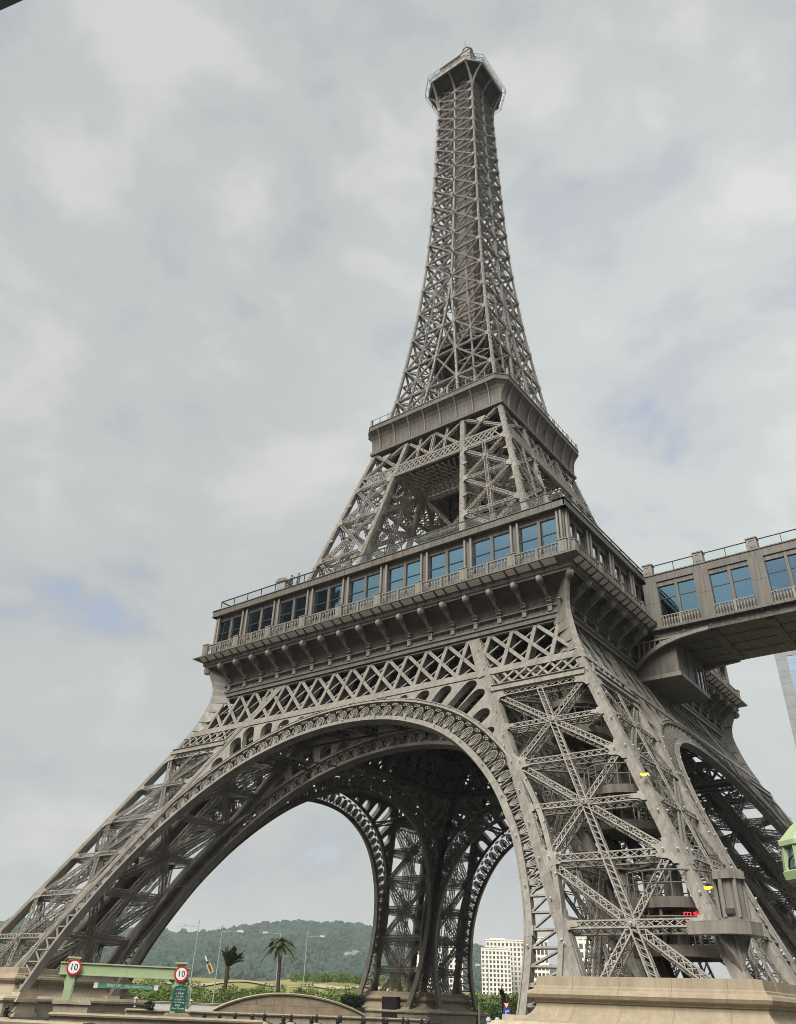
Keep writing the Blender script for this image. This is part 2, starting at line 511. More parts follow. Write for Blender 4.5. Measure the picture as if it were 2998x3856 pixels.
def leg_face(br, gs, a, b, zs, hint, wd=0.42, dp=0.50, dg=0.40, vert=0.40, cross_h=True, gz=1.0, chord=0.072, lace=0.042, ends=True):
    """crossed bracing between two rafters a(z), b(z)"""
    for q in range(len(zs) - 1):
        z0, z1 = zs[q], zs[q + 1]
        a0, a1, b0, b1 = a(z0), a(z1), b(z0), b(z1)
        n = nrm(np.cross(b0 - a0, a1 - a0))
        if np.dot(n, hint) < 0: n = -n
        ra = nrm(a1 - a0); rb = nrm(b1 - b0)
        ii = nrm(b0 - a0)
        lat(br, a0, b1, n, dg, dp, chord, lace)
        lat(br, b0 - n * 0.03, a1 - n * 0.03, n, dg, dp, chord, lace)
        zc = z0 + (z1 - z0) * np.linalg.norm(b0 - a0) / (np.linalg.norm(b0 - a0) + np.linalg.norm(b1 - a1))
        if cross_h:
            lat(br, a(zc) + n * 0.02, b(zc) + n * 0.02, n, wd * 0.9, dp, chord, lace)
        if vert:
            lat(br, (a0 + b0) / 2 + n * 0.04, (a1 + b1) / 2 + n * 0.04, n, vert, dp, chord, lace, single=True)
        if q > 0 or ends:
            lat(br, a0 + n * 0.02, b0 + n * 0.02, n, wd, dp, chord, lace)
        if gs is not None:
            if q > 0 or ends:
                gusset(gs, a0 + n * 0.05, ra, ii, n, gz)
                gusset(gs, b0 + n * 0.05, rb, -ii, n, gz)
            gs.plate([(a(zc) + b(zc)) / 2 + n * 0.075 + x * ra * gz * 0.36 + y * ii * gz * 0.30 for x, y in ((-1, -.4), (-.4, -1), (.4, -1), (1, -.4), (1, .4), (.4, 1), (-.4, 1), (-1, .4))], n, 0.03)
            for c, sg in ((a(zc), 1), (b(zc), -1)):
                gs.plate([c + n * 0.05 + x * ra * gz + y * sg * ii * gz for x, y in ((-.55, -.2), (.55, -.2), (.5, .25), (.27, .35), (.22, .95), (-.22, .95), (-.27, .35), (-.5, .25))], n, 0.04)
    z = zs[-1]
    a0, b0 = a(z), b(z)
    n = nrm(np.cross(b(zs[-2]) - a(zs[-2]), a0 - a(zs[-2])))
    if np.dot(n, hint) < 0: n = -n
    lat(br, a0 + n * 0.02, b0 + n * 0.02, n, wd, dp, chord, lace)
    if gs is not None:
        gusset(gs, a0 + n * 0.05, nrm(a0 - a(zs[-2])), nrm(b0 - a0), n, gz)
        gusset(gs, b0 + n * 0.05, nrm(b0 - b(zs[-2])), -nrm(b0 - a0), n, gz)

def rafter(mb, f, zs, size, plates=1.6, inset=None):
    """box rafter through points f(z) with raised middle strips and joint plates"""
    for z0, z1 in zip(zs[:-1], zs[1:]):
        p0, p1 = f(z0), f(z1)
        u = nrm(p1 - p0)
        mb.bar(p0 - u * 0.01, p1 + u * 0.01, size, size, (0, 1, 0))
        mb.bar(p0, p1, size * 0.42, size + 0.05, (0, 1, 0))
        mb.bar(p0, p1, size + 0.05, size * 0.42, (0, 1, 0))
        k = max(1, int(np.linalg.norm(p1 - p0) / plates))
        for q in range(k):
            c = p0 + (p1 - p0) * ((q + 0.5) / k)
            mb.bar(c - u * 0.10, c + u * 0.10, size + 0.028, size + 0.028, (0, 1, 0))

# ---- lower legs (canonical: the leg at +x, -y)
RS = 0.56
h = RS / 2
def fOO(z): return V3(w1(z) - h, -(w1(z) - h), z)
def fOI(z): return V3(m1(z) + h, -(w1(z) - h), z)
def fIO(z): return V3(w1(z) - h, -(m1(z) + h), z)
def fII(z): return V3(m1(z) + h, -(m1(z) + h), z)
ZN = [3.0, 8.96, 14.52, 19.85]
mb = MB()
zr = [2.6, 8.96, 14.52, 19.85, 25.6]
for f in (fOO, fOI, fIO, fII):
    rafter(mb, f, zr, RS)
leg = mb.build('leg', M['iron'], TOWER)
br, gs = MB(), MB()
pA = (lambda z: V3(m1(z) + RS, -w1(z), z), lambda z: V3(w1(z) - RS, -w1(z), z), V3(0, -1, .5))
pB = (lambda z: V3(w1(z), -m1(z) - RS, z), lambda z: V3(w1(z), -w1(z) + RS, z), V3(1, 0, .5))
pC = (lambda z: V3(m1(z) + RS, -m1(z), z), lambda z: V3(w1(z) - RS, -m1(z), z), V3(0, 1, -.5))
pD = (lambda z: V3(m1(z), -m1(z) - RS, z), lambda z: V3(m1(z), -w1(z) + RS, z), V3(-1, 0, -.5))
for a, b, hint in (pA, pB, pC, pD):
    leg_face(br, gs, a, b, ZN, hint, wd=0.44, dp=0.55, dg=0.38, vert=0.38, gz=0.6)
for z in (8.96, 11.8, 14.52, 17.3, 19.85, 22.5):          # level frames inside the leg
    for c0, c1 in ((fOO, fII), (fOI, fIO)):
        lat(br, c0(z) - V3(0, 0, .2), c1(z) - V3(0, 0, .2), V3(0, 0, -1), 0.3, 0.3, 0.07, 0.05)
br.add(np.vstack(gs.V), gs.F)
brace = br.build('bracing', M['iron'], leg)
legs = [leg]
for k in (1, 2, 3):
    o = copy_of(leg, TOWER, rz=k * HALF); legs.append(o)
    copy_of(brace, o)

# ---- arches
nA = nrm(V3(0, -1, 0.524))
KS = math.sqrt(1 + 0.524 ** 2)
def PA(x, z, off=0.0):
    return V3(x, -w1(z), z) + nA * off
raw = np.array([(0, 19.98), (2, 19.9), (4, 19.62), (5.5, 19.27), (7, 18.76), (8.5, 18.15), (9.8, 17.45), (11, 16.65), (12.1, 15.75), (13, 14.93), (13.85, 14.05),
                (14.6, 13.2), (15.3, 12.25), (16.4, 10.55), (17.1, 9.05), (17.8, 7.3), (18.25, 5.9), (18.5, 4.4), (18.65, 2.4)])
full = np.vstack([raw[::-1] * [-1, 1], raw[1:]])
ss = np.concatenate([[0], np.cumsum(np.hypot(np.diff(full[:, 0]), np.diff(full[:, 1]) * KS))])
NS = 120
sg = np.linspace(0, ss[-1], NS + 1)
ar = np.stack([np.interp(sg, ss, full[:, 0]), np.interp(sg, ss, full[:, 1])], 1)
for _ in range(3):                                       # take the corners off the sampled line
    ar[1:-1] = (ar[:-2] + 2 * ar[1:-1] + ar[2:]) / 4
tg = np.gradient(np.stack([ar[:, 0], ar[:, 1] * KS], 1), axis=0); tg /= np.linalg.norm(tg, axis=1, keepdims=True)
nr = np.stack([-tg[:, 1], tg[:, 0]], 1)                  # outward of the arch, in-plane metric
def offs(i, d):
    return ar[i, 0] + nr[i, 0] * d, ar[i, 1] + nr[i, 1] * d / KS
BAND = 1.85
mb = MB()
AD = 0.42
def ribbon(d0, d1, o0, o1, i0, i1):
    """box section strip along the arch between in-plane offsets d0..d1 and depth o0..o1"""
    v = []
    for i in range(i0, i1 + 1):
        for d, o in ((d0, o0), (d1, o0), (d1, o1), (d0, o1)):
            x, z = offs(i, d)
            v.append(PA(x, z, o))
    k = i1 - i0 + 1
    f = []
    for i in range(k - 1):
        for q in range(4):
            q2 = (q + 1) % 4
            f.append((4 * i + q, 4 * i + q2, 4 * i + 4 + q2, 4 * i + 4 + q))
    f += [(3, 2, 1, 0), tuple(4 * (k - 1) + q for q in range(4))]
    mb.add(v, f)
ribbon(0.0, 0.34, 0.0, -AD, 0, NS)
for i_ in range(0, NS, 8):
    ribbon(-0.02, 0.41, 0.012, -AD, i_, i_ + 1) if i_ % 16 == 0 else None
ribbon(-0.05, 0.02, 0.06, -AD - 0.06, 0, NS)
inside = [i for i in range(NS + 1) if abs(offs(i, BAND)[0]) < m1(offs(i, BAND)[1]) + 0.35 and offs(i, BAND)[1] < 21.75]
i0, i1 = inside[0], inside[-1]
ribbon(BAND - 0.22, BAND, 0.05, -AD, i0, i1)
ribbon(BAND - 0.02, BAND + 0.05, 0.10, -AD, i0, i1)
arch = mb.build('arch', M['iron'], TOWER)
# cast ornament between the two rims: fans of spokes under ovals, scrolls between them
mb = MB()
orn0, orn1 = i0 - 9, i1 + 9
def q_at(sv, d):
    fi = min(max(sv, 0), NS); a = int(math.floor(fi)); b = min(a + 1, NS); t = fi - a
    x0, z0 = offs(a, d); x1, z1 = offs(b, d)
    return x0 + (x1 - x0) * t, z0 + (z1 - z0) * t
du = sg[1]
def orn_ok(x, z):
    return abs(x) < m1(z) + 0.1
unit = 1.02
cnt = int((orn1 - orn0) * du / unit)
segA, segB = [], []
for q in range(cnt):
    c = orn0 + (q + 0.5) * (orn1 - orn0) / cnt
    if not (orn_ok(*q_at(c, 0.9)) and q_at(c, 1.2)[1] > 7.5):
        continue
    def pt(u, d, off=-0.12):
        x, z = q_at(c + u / du, d)
        return PA(x, z, off)
    lines = []
    lines.append([(-0.40 * math.cos(t), 0.62 + 0.74 * math.sin(t)) for t in np.linspace(-.25, math.pi + .25, 13)])
    for an in (-58, -35, -12, 12, 35, 58):
        t = math.pi / 2 - R_(an)
        lines.append([(0.07 * math.cos(t), 0.38), (0.40 * math.cos(t), 0.62 + 0.74 * math.sin(t) - (.12 if abs(an) > 50 else 0))])
    for sgn in (-1, 1):
        lines.append([(sgn * 0.40 + 0.13 * math.cos(t) * (1 - t / 12), 1.42 + 0.13 * math.sin(t) * (1 - t / 12)) for t in np.linspace(0, 2 * math.pi, 8)])
        lines.append([(sgn * 0.42, 0.36), (sgn * 0.40, 0.60)])
    for ln_ in lines:
        P = [pt(u, d) for u, d in ln_ if d < BAND - 0.2]
        segA += P[:-1]; segB += P[1:]
mb.bars(segA, segB, 0.05, 0.14, nA)
# close lacing between the arch foot and the rafter beside it
for sgn in (-1, 1):
    zz = np.linspace(2.9, 8.8, 9)
    for q in range(len(zz) - 1):
        za, zb = zz[q], zz[q + 1]
        xi = lambda z: np.interp(-z, -raw[:, 1], raw[:, 0]) + 0.3
        xo = lambda z: m1(z) + 0.1
        if xo(za) - xi(za) < 0.15: continue
        mb.bar(PA(sgn * xi(za), za, -0.1), PA(sgn * xo(za), za, -0.1), 0.10, 0.10, nA)
        mb.bar(PA(sgn * xi(za), za, -0.1), PA(sgn * xo(zb), zb, -0.1), 0.10, 0.10, nA)
orn = mb.build('arch_ornament', M['iron'], arch)

# ---- belt girder and spandrels of one side
mb = MB()
def xbar(x0, x1, z, hgt, off=0.0, depth=0.12):
    mb.bar(PA(x0, z, off), PA(x1, z, off), depth, hgt, nrm(PA(0, z + 1) - PA(0, z)))
xo, xi_ = w1(22) - 0.1, m1(22)
xbar(-m1(21.9) - .3, m1(21.9) + .3, 21.9, 0.62, 0.0, 0.10)
for s_ in (-1, 1):
    xbar(s_ * (m1(21.9) + .45), s_ * (w1(21.9) - .45), 21.9, 0.62, 0.02, 0.10)
    xbar(s_ * (m1(20.2) + .35), s_ * (w1(20.2) - .35), 20.22, 0.42, 0.08, 0.22)
    xbar(s_ * (m1(20.2) + .35), s_ * (w1(20.2) - .35), 20.43, 0.05, 0.12, 0.36)
for s_ in (0,):
    xbar(-w1(25.4) + .3, w1(25.4) - .3, 25.42, 0.30, -0.02, 0.14)
A_, B_, A2, B2 = [], [], [], []
zb, zt = 22.15, 25.42
def clipx(x0, z0, x1, z1, lim):
    """trim a bar to |x| < lim(z)"""
    t = np.linspace(0, 1, 41)
    xs = x0 + (x1 - x0) * t; zs = z0 + (z1 - z0) * t
    ok = np.abs(xs) < np.array([lim(z) for z in zs])
    if ok.sum() < 2: return None
    i = np.where(ok)[0]
    return (xs[i[0]], zs[i[0]], xs[i[-1]], zs[i[-1]])
for k in range(-12, 13):
    x0 = 1.83 * k
    for dx, wd_, o_ in ((0.0, 0.30, 0.0), (-3.66, 0.27, -0.05), (3.66, 0.15, -0.30)):
        r = clipx(x0, zb, x0 + dx, zt, lambda z: w1(z) - 0.45)
        if r is None: continue
        p_, q_ = PA(r[0], r[1], o_), PA(r[2], r[3], o_)
        mb.bar(p_, q_, 0.10, wd_, np.cross(q_ - p_, nA))
        if dx == 0.0:                                     # web plate of the uprights, running back
            mb.bar(PA(r[0], r[1], -0.42), PA(r[2], r[3], -0.42), 0.74, 0.05, (1, 0, 0))
        elif dx < 0:
            mb.bar(PA(r[0], r[1], -0.14), PA(r[2], r[3], -0.14), 0.12, 0.05, np.cross(q_ - p_, nA))
for s_ in (-1, 1):                                        # small crossed band on each leg
    for k in range(0, 9):
        for dx in (-1.15, 1.15):
            x0 = m1(21.0) + 0.55 + k * 0.87 - 0.2
            r = clipx(s_ * x0, 21.62, s_ * x0 + dx, 20.45, lambda z: w1(z) - 0.45)
            if r and min(abs(r[0]), abs(r[2])) > m1(20.9) + 0.2:
                o_ = 0.0 if dx < 0 else -0.05
                mb.bar(PA(r[0], r[1], o_), PA(r[2], r[3], o_), 0.08, 0.17, np.cross(PA(r[2], r[3]) - PA(r[0], r[1]), nA))
    # post plates where the belt meets the rafters
    for z0, z1 in ((21.6, 25.5),):
        mb.bar(PA(s_ * (m1(z0) - .1), z0, .03), PA(s_ * (m1(z1) - .1), z1, .03), 0.05, 0.5, (1, 0, 0))
belt = mb.build('belt_girder', M['iron'], TOWER)
# spandrel: deep web plate with round-headed slots set radially over the arch
spands = []
def spandrel(sg_):
    cu = bpy.data.curves.new('spandrel', 'CURVE')
    cu.dimensions = '2D'; cu.fill_mode = 'BOTH'; cu.extrude = 0.24
    def poly(P):
        sp = cu.splines.new('POLY'); sp.points.add(len(P) - 1); sp.use_cyclic_u = True
        for q, (x, z) in zip(sp.points, P): q.co = (x, z * KS, 0, 1)
    idx = [i for i in range(NS // 2, NS + 1) if 3.0 < offs(i, BAND)[0] and abs(offs(i, BAND)[0]) < m1(offs(i, BAND)[1]) + .1]
    low = [offs(i, BAND - .03) for i in idx]
    ze = low[-1][1]
    out = low + [(m1(z) + .05, z) for z in np.linspace(ze + .1, 21.62, 8)] + [(low[0][0], 21.64)]
    poly([(sg_ * x, z) for x, z in out])
    r = 0.54
    c = NS / 2 + (4.75 / du)
    while c < idx[-1]:
        i = int(round(c)); n_ = nr[i]; p = np.array(offs(i, BAND + .04))
        L = 0.0
        while True:
            q = p + np.array([n_[0], n_[1] / KS]) * (L + .05)
            if q[1] > 21.50 - .0 or q[0] + .22 > m1(q[1]) - .05 or L > 3: break
            L += .05
        if L > 0.30:
            t_ = tg[i]
            rr = min(r, L * 1.0)
            pts = [(-rr, 0.0)] + [(-rr * math.cos(a_), max(0, L - rr) + rr * math.sin(a_)) for a_ in np.linspace(0, math.pi, 13)] + [(rr, 0.0)]
            P = [(p[0] + t_[0] * a_ + n_[0] * b_, p[1] + (t_[1] * a_ + n_[1] * b_) / KS) for a_, b_ in pts]
            P = [(x, z) for x, z in P]
            poly([(sg_ * x, z) for x, z in P])
        c += 1.36 / du
    ob = bpy.data.objects.new('tmp', cu); COL.objects.link(ob)
    me = bpy.data.meshes.new_from_object(ob.evaluated_get(bpy.context.evaluated_depsgraph_get()))
    bpy.data.objects.remove(ob); bpy.data.curves.remove(cu)
    for v in me.vertices:
        x, s2, d_ = v.co
        v.co = PA(x, s2 / KS, d_ - 0.27)
    me.materials.clear(); me.materials.append(M['iron'])
    return link('spandrel', me, TOWER)
for sg_ in (-1, 1): spands.append(spandrel(sg_))
for k in range(4):
    ca, sa = round(math.cos(k * HALF)), round(math.sin(k * HALF))
    for inner in (0, 1):
        dy = 7.25 * inner
        loc = (-sa * dy, ca * dy, 0)
        if k == 0 and inner == 0: continue
        o = copy_of(arch, TOWER, loc, k * HALF); copy_of(orn, o)
        if inner:
            copy_of(belt, TOWER, (-sa * 7.0, ca * 7.0, 0.0), k * HALF)
            [copy_of(q_, TOWER, loc, k * HALF) for q_ in spands]
        else:
            copy_of(belt, TOWER, loc, k * HALF); [copy_of(q_, TOWER, loc, k * HALF) for q_ in spands]
# ---- trusses and deck under the first floor
mb = MB()
for k in range(4):
    t = k * HALF; ca, sa = round(math.cos(t)), round(math.sin(t))
    rot = lambda p: V3(p[0] * ca - p[1] * sa, p[0] * sa + p[1] * ca, p[2])
    for x in np.arange(-9, 9.1, 3.0):                     # ties between the outer and the inner arch
        zt_ = 21.4 if abs(x) < 8 else 19.0
        p, q = V3(x, -w1(zt_) + .5, zt_), V3(x, -m1(zt_) - .2, zt_)
        lat(mb, rot(p), rot(q), rot(V3(0, 0, -1)), 0.35, 0.5, 0.09, 0.06)
        if x < 9:
            q2 = V3(x + 3, -m1(zt_) - .2, zt_)
            lat(mb, rot(p), rot(q2), rot(V3(0, 0, -1)), 0.22, 0.0, 0.08, 0.05)
    for y in np.arange(-9.0, 0.1, 3.0):                   # floor beams
        lat(mb, rot(V3(-9.5, y, 25.3)), rot(V3(9.5, y, 25.3)), rot(V3(0, -1, 0)), 1.3, 0.4, 0.14, 0.09)
    for z in (22.6,):
        lat(mb, rot(V3(-10.5, -m1(z) + .4, z)), rot(V3(10.5, -m1(z) + .4, z)), rot(V3(0, 1, 0)), 1.6, 0.3, 0.14, 0.09)
    for s_ in (-1, 1):                                    # corner vault ribs towards the middle
        pts = [V3(s_ * (m1(z) - 0.3 - g), -(m1(z) - 0.3 - g), z) for z, g in ((13.5, 0.0), (16.5, .5), (19, 1.4), (21, 2.8), (22.6, 4.8), (23.6, 7))]
        for a, b in zip(pts[:-1], pts[1:]):
            lat(mb, rot(a), rot(b), rot(V3(s_, -1, 0)), 0.5, 0.4, 0.12, 0.08)
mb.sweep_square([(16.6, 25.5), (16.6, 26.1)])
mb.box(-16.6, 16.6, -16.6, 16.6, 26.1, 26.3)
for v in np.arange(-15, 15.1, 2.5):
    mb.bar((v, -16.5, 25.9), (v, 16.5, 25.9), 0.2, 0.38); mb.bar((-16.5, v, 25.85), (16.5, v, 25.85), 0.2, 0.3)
deck = mb.build('first_floor_deck', paint('shade_dark_soffit', (0.075, 0.068, 0.058), .6, .15, .8), TOWER)  # colour darkened to deepen the shade under the deck

# ---- first floor cornice, one side at a time (canonical: the -y side)
prof = [(16.0, 25.48), (16.98, 25.48), (16.98, 25.80), (17.08, 25.82), (17.08, 25.98), (16.86, 26.02), (16.86, 26.36), (17.00, 26.40), (17.00, 26.56), (16.88, 26.60),
        (16.90, 26.85), (16.98, 27.15), (17.15, 27.45), (17.42, 27.72), (17.78, 27.95), (18.12, 28.08), (18.30, 28.10), (18.30, 28.24), (18.40, 28.28), (18.44, 28.32), (18.44, 28.64),
        (18.50, 28.66), (19.10, 28.90), (19.17, 28.90), (19.17, 29.00), (19.02, 29.03), (18.2, 29.08), (17.6, 29.08)]
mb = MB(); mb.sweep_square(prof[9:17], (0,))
M['cove'] = paint('brown_shade_dark_cove', (0.098, 0.084, 0.068), 0.5, 0.12, 0.8, streak=0.35, drip=0.25)  # brown panels, darkened further to carry the shade behind the brackets
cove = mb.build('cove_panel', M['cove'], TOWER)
mb = MB(); mb.sweep_square(prof[:10], (0,)); mb.sweep_square(prof[16:], (0,))
for k in range(-9, 10):
    for d in (-0.42, 0.42):
        x = 2 * k + d
        if abs(x) < 18.4:
            mb.box(x - .03, x + .03, -18.475, -18.44, 28.32, 28.66)
            mb.plate([(x, -18.44, 28.46), (x, -18.44, 28.66), (x, -19.12, 28.92), (x, -19.12, 28.84), (x, -18.62, 28.56)], (1, 0, 0), 0.06)
    if abs(2 * k + 1) < 18:
        mb.box(2 * k + .58, 2 * k + 1.42, -18.458, -18.44, 28.36, 28.63)
    mb.box(max(-18.4, 2 * k - .3), min(18.4, 2 * k + .3), -18.452, -18.44, 28.34, 28.64)
    # mouldings of the name panels
    for a, b in ((2 * k + .25, 2 * k + 1.75),):
        if b < 17:
            mb.box(a, b, -17.12, -16.9, 26.44, 26.52)
M['corn'] = paint('cornice_paint', (0.190, 0.170, 0.142), 0.45, 0.12, 0.8, streak=0.35, drip=0.25)
corn = mb.build('cornice', M['corn'], TOWER)
mb = MB()
for k in range(-9, 9):                                    # pale plates along the eaves underside
    for a, b in ((2 * k + .50, 2 * k + 1.50), (2 * k - .33, 2 * k + .33)):
        if a < -18.6: a = -18.3
        mb.plate([(a, -18.56, 28.665), (b, -18.56, 28.665), (b, -19.08, 28.875), (a, -19.08, 28.875)], (0, 0.4, 1), 0.03)
eav = mb.build('eaves_plates', paint('pale_eaves_plates', (0.82, 0.79, 0.70), .5, .06, 2), corn)
mb = MB()
for k in range(-9, 9):
    for d, r in ((0.66, .035), (1.0, .06), (1.34, .035)):
        mb.ball((2 * k + d, -18.47, 28.49), r, 6, 4)
dots = mb.build('fascia_studs', M['globe'], corn)
for k in (1, 2, 3):
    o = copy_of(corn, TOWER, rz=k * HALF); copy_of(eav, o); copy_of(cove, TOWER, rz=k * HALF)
    if k == 1: copy_of(dots, o)
# scroll brackets
mb = MB()
mb.bar((0, -17.26, 26.86), (0, -18.34, 27.60), .17, .15, (1, 0, 0))
mb.plate([(0, -17.02, 26.05), (0, -17.02, 26.75), (0, -17.20, 26.86), (0, -17.05, 26.95), (0, -16.9, 26.9), (0, -16.8, 26.05)], (1, 0, 0), 0.13)
mb.plate([(0, -17.55, 27.16), (0, -18.2, 27.62), (0, -18.3, 28.08), (0, -17.95, 27.98), (0, -17.6, 27.75)], (1, 0, 0), 0.05)
for r, wd_ in ((0.31, 0.30), (0.22, 0.38), (0.12, 0.44)):
    mb.lathe([(r, -wd_ / 2), (r, wd_ / 2)], (0, -18.40, 27.86), 14, (1, 0, 0))
mb.box(-.21, .21, -17.34, -16.9, 26.86, 26.96)
mb.box(-.17, .17, -17.26, -16.9, 26.66, 26.86)
mb.box(-.20, .20, -17.20, -16.9, 26.40, 26.50)
mb.box(-.16, .16, -17.16, -16.8, 26.0, 26.40)
mb.plate([(-.09, -18.05, 27.60), (.09, -18.05, 27.60), (.14, -18.32, 27.62), (-.14, -18.32, 27.62)], (0, -.6, 1), 0.2)
brk = None
for k in range(2):
    for q in range(-8, 9):
        if k == 1 and -3 < q < 1: continue                # the bridge lands there
        t = k * HALF
        if brk is None:
            brk = mb.build('bracket', M['iron'], TOWER); o = brk
        else:
            o = copy_of(brk, TOWER)
        o.location = (2 * q * math.cos(t), 2 * q * math.sin(t), 0); o.rotation_euler = (0, 0, t)
# corner blades running down on to the corner rafters
mb = MB()
dg = nrm(V3(1, -1, 0)); pn = nrm(V3(1, 1, 0))
outer = [(18.15, 27.95), (17.92, 27.45), (17.70, 26.85), (17.57, 26.2), (17.55, 25.6), (17.66, 24.9), (17.86, 24.1), (18.15, 23.1), (18.45, 22.3), (18.80, 21.55)]
inner_ = [(18.9 - .5, 21.55), (17.9, 22.5), (17.4, 23.5), (16.9, 24.6), (16.5, 25.6), (16.5, 27.9)]
v = []
for (wv, z), t in zip(outer, np.linspace(0.16, 0.50, len(outer))):
    c = V3(wv, -wv, z)
    v.append((c - pn * t / 2, c + pn * t / 2))
for i in range(len(outer) - 1):
    a0, a1 = v[i]; b0, b1 = v[i + 1]
    za, zb_ = outer[i][1], outer[i + 1][1]
    ia, ib = min(w1(za), 16.9) - .45, min(w1(zb_), 18.9) - .45
    ca_, cb_ = V3(ia, -ia, za), V3(ib, -ib, zb_)
    mb.add([a0, a1, b1, b0, ca_ - pn * .55, ca_ + pn * .55, cb_ + pn * .55, cb_ - pn * .55],
           [(0, 1, 2, 3), (0, 3, 7, 4), (1, 5, 6, 2), (4, 7, 6, 5), (0, 4, 5, 1), (3, 2, 6, 7)])
for r, wd_ in ((0.31, 0.34), (0.22, 0.42), (0.11, 0.48)):
    mb.lathe([(r, -wd_ / 2), (r, wd_ / 2)], V3(18.12, -18.12, 27.86), 14, pn)
blade = mb.build('corner_bracket', M['iron'], TOWER)
for k in (1, 2, 3):
    copy_of(blade, TOWER, rz=k * HALF)

# carved names on the frieze of the two sides in view
def text_mesh(body, size, depth, mat, name, align='CENTER', parent=None, font=None):
    cu = bpy.data.curves.new(name, 'FONT')
    cu.body = body; cu.size = size; cu.extrude = depth; cu.align_x = align; cu.align_y = 'CENTER'
    cu.resolution_u = 2
    ob = bpy.data.objects.new(name, cu)
    COL.objects.link(ob)
    dgp = bpy.context.evaluated_depsgraph_get()
    me = bpy.data.meshes.new_from_object(ob.evaluated_get(dgp))
    bpy.data.objects.remove(ob); bpy.data.curves.remove(cu)
    me.materials.clear(); me.materials.append(mat)
    return link(name, me, parent)
NAMES = ("SEGUIN LALANDE TRESCA PONCELET BRESSE LAGRANGE BELANGER CUVIER LAPLACE DULONG CHASLES LAVOISIER AMPERE CHEVREUL FLACHAT NAVIER LEGENDRE CHAPTAL").split()
for i, nm in enumerate(NAMES):
    o = text_mesh(nm, 0.30, 0.02, M['lettering'], 'frieze_lettering', parent=corn)
    o.rotation_euler = (HALF, 0, 0)
    o.location = (-17 + 2 * i if 0 < i < 17 else (-16.9 if i == 0 else 16.9), -16.875, 26.18)
    if i in (0, 17): o.scale = (0.8, 0.8, 0.8)

# ---- glazed gallery on the first floor
BND = [-18.1 + 36.2 / 9 * i for i in range(10)]
def gallery_wall(k):
    mb = MB()
    for i in range(10):                                   # piers
        x = BND[i]
        a, b = (x - .36, x + .36)
        if i == 0: a, b = -18.0, -17.55
        if i == 9: a, b = 17.55, 18.0
        mb.box(a, b, -18.0, -17.7, 29.0, 33.2)
        if 0 < i < 9: mb.box(x - .14, x + .14, -18.03, -17.9, 29.0, 33.2)
    for i in range(9):
        a, b = BND[i] + .36, BND[i + 1] - .36
        if i == 0: a = -17.55
        if i == 8: b = 17.55
        mb.box(a, b, -17.95, -17.72, 32.66, 33.2)
        mb.box(a, b, -17.96, -17.72, 29.0, 30.0)
        c = (a + b) / 2
        mb.box(c - .12, c + .12, -17.98, -17.74, 30.0, 33.18)
    mb.box(17.73, 18.03, -18.03, -17.73, 29.0, 33.15)
    n_ = 36
    for q in range(n_):                                   # parapet panels with open joints
        a = -18.36 + 36.72 * q / n_; b = a + 36.72 / n_ - .02
        mb.box(a, b, -18.36, -18.22, 33.22, 33.74)
    mb.box(-18.3, 18.3, -18.30, -17.5, 33.2, 33.72)
    mb.box(-18.42, 18.42, -18.42, -17.4, 33.742, 33.80)
    mb.box(-18.40, 18.40, -18.395, -17.9, 33.16, 33.218)
    o = mb.build('gallery_wall', M['iron_b'], TOWER)
    o.rotation_euler = (0, 0, k * HALF)
    return o
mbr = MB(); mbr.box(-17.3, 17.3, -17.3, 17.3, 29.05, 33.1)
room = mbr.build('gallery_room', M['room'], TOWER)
mbt = MB(); mbt.box(-17.9, 17.9, -17.9, 17.9, 33.3, 33.70)
terr = mbt.build('terrace', M['stone_b'], TOWER)
win_f = win_g = None
col_ = None
bal = ped = None
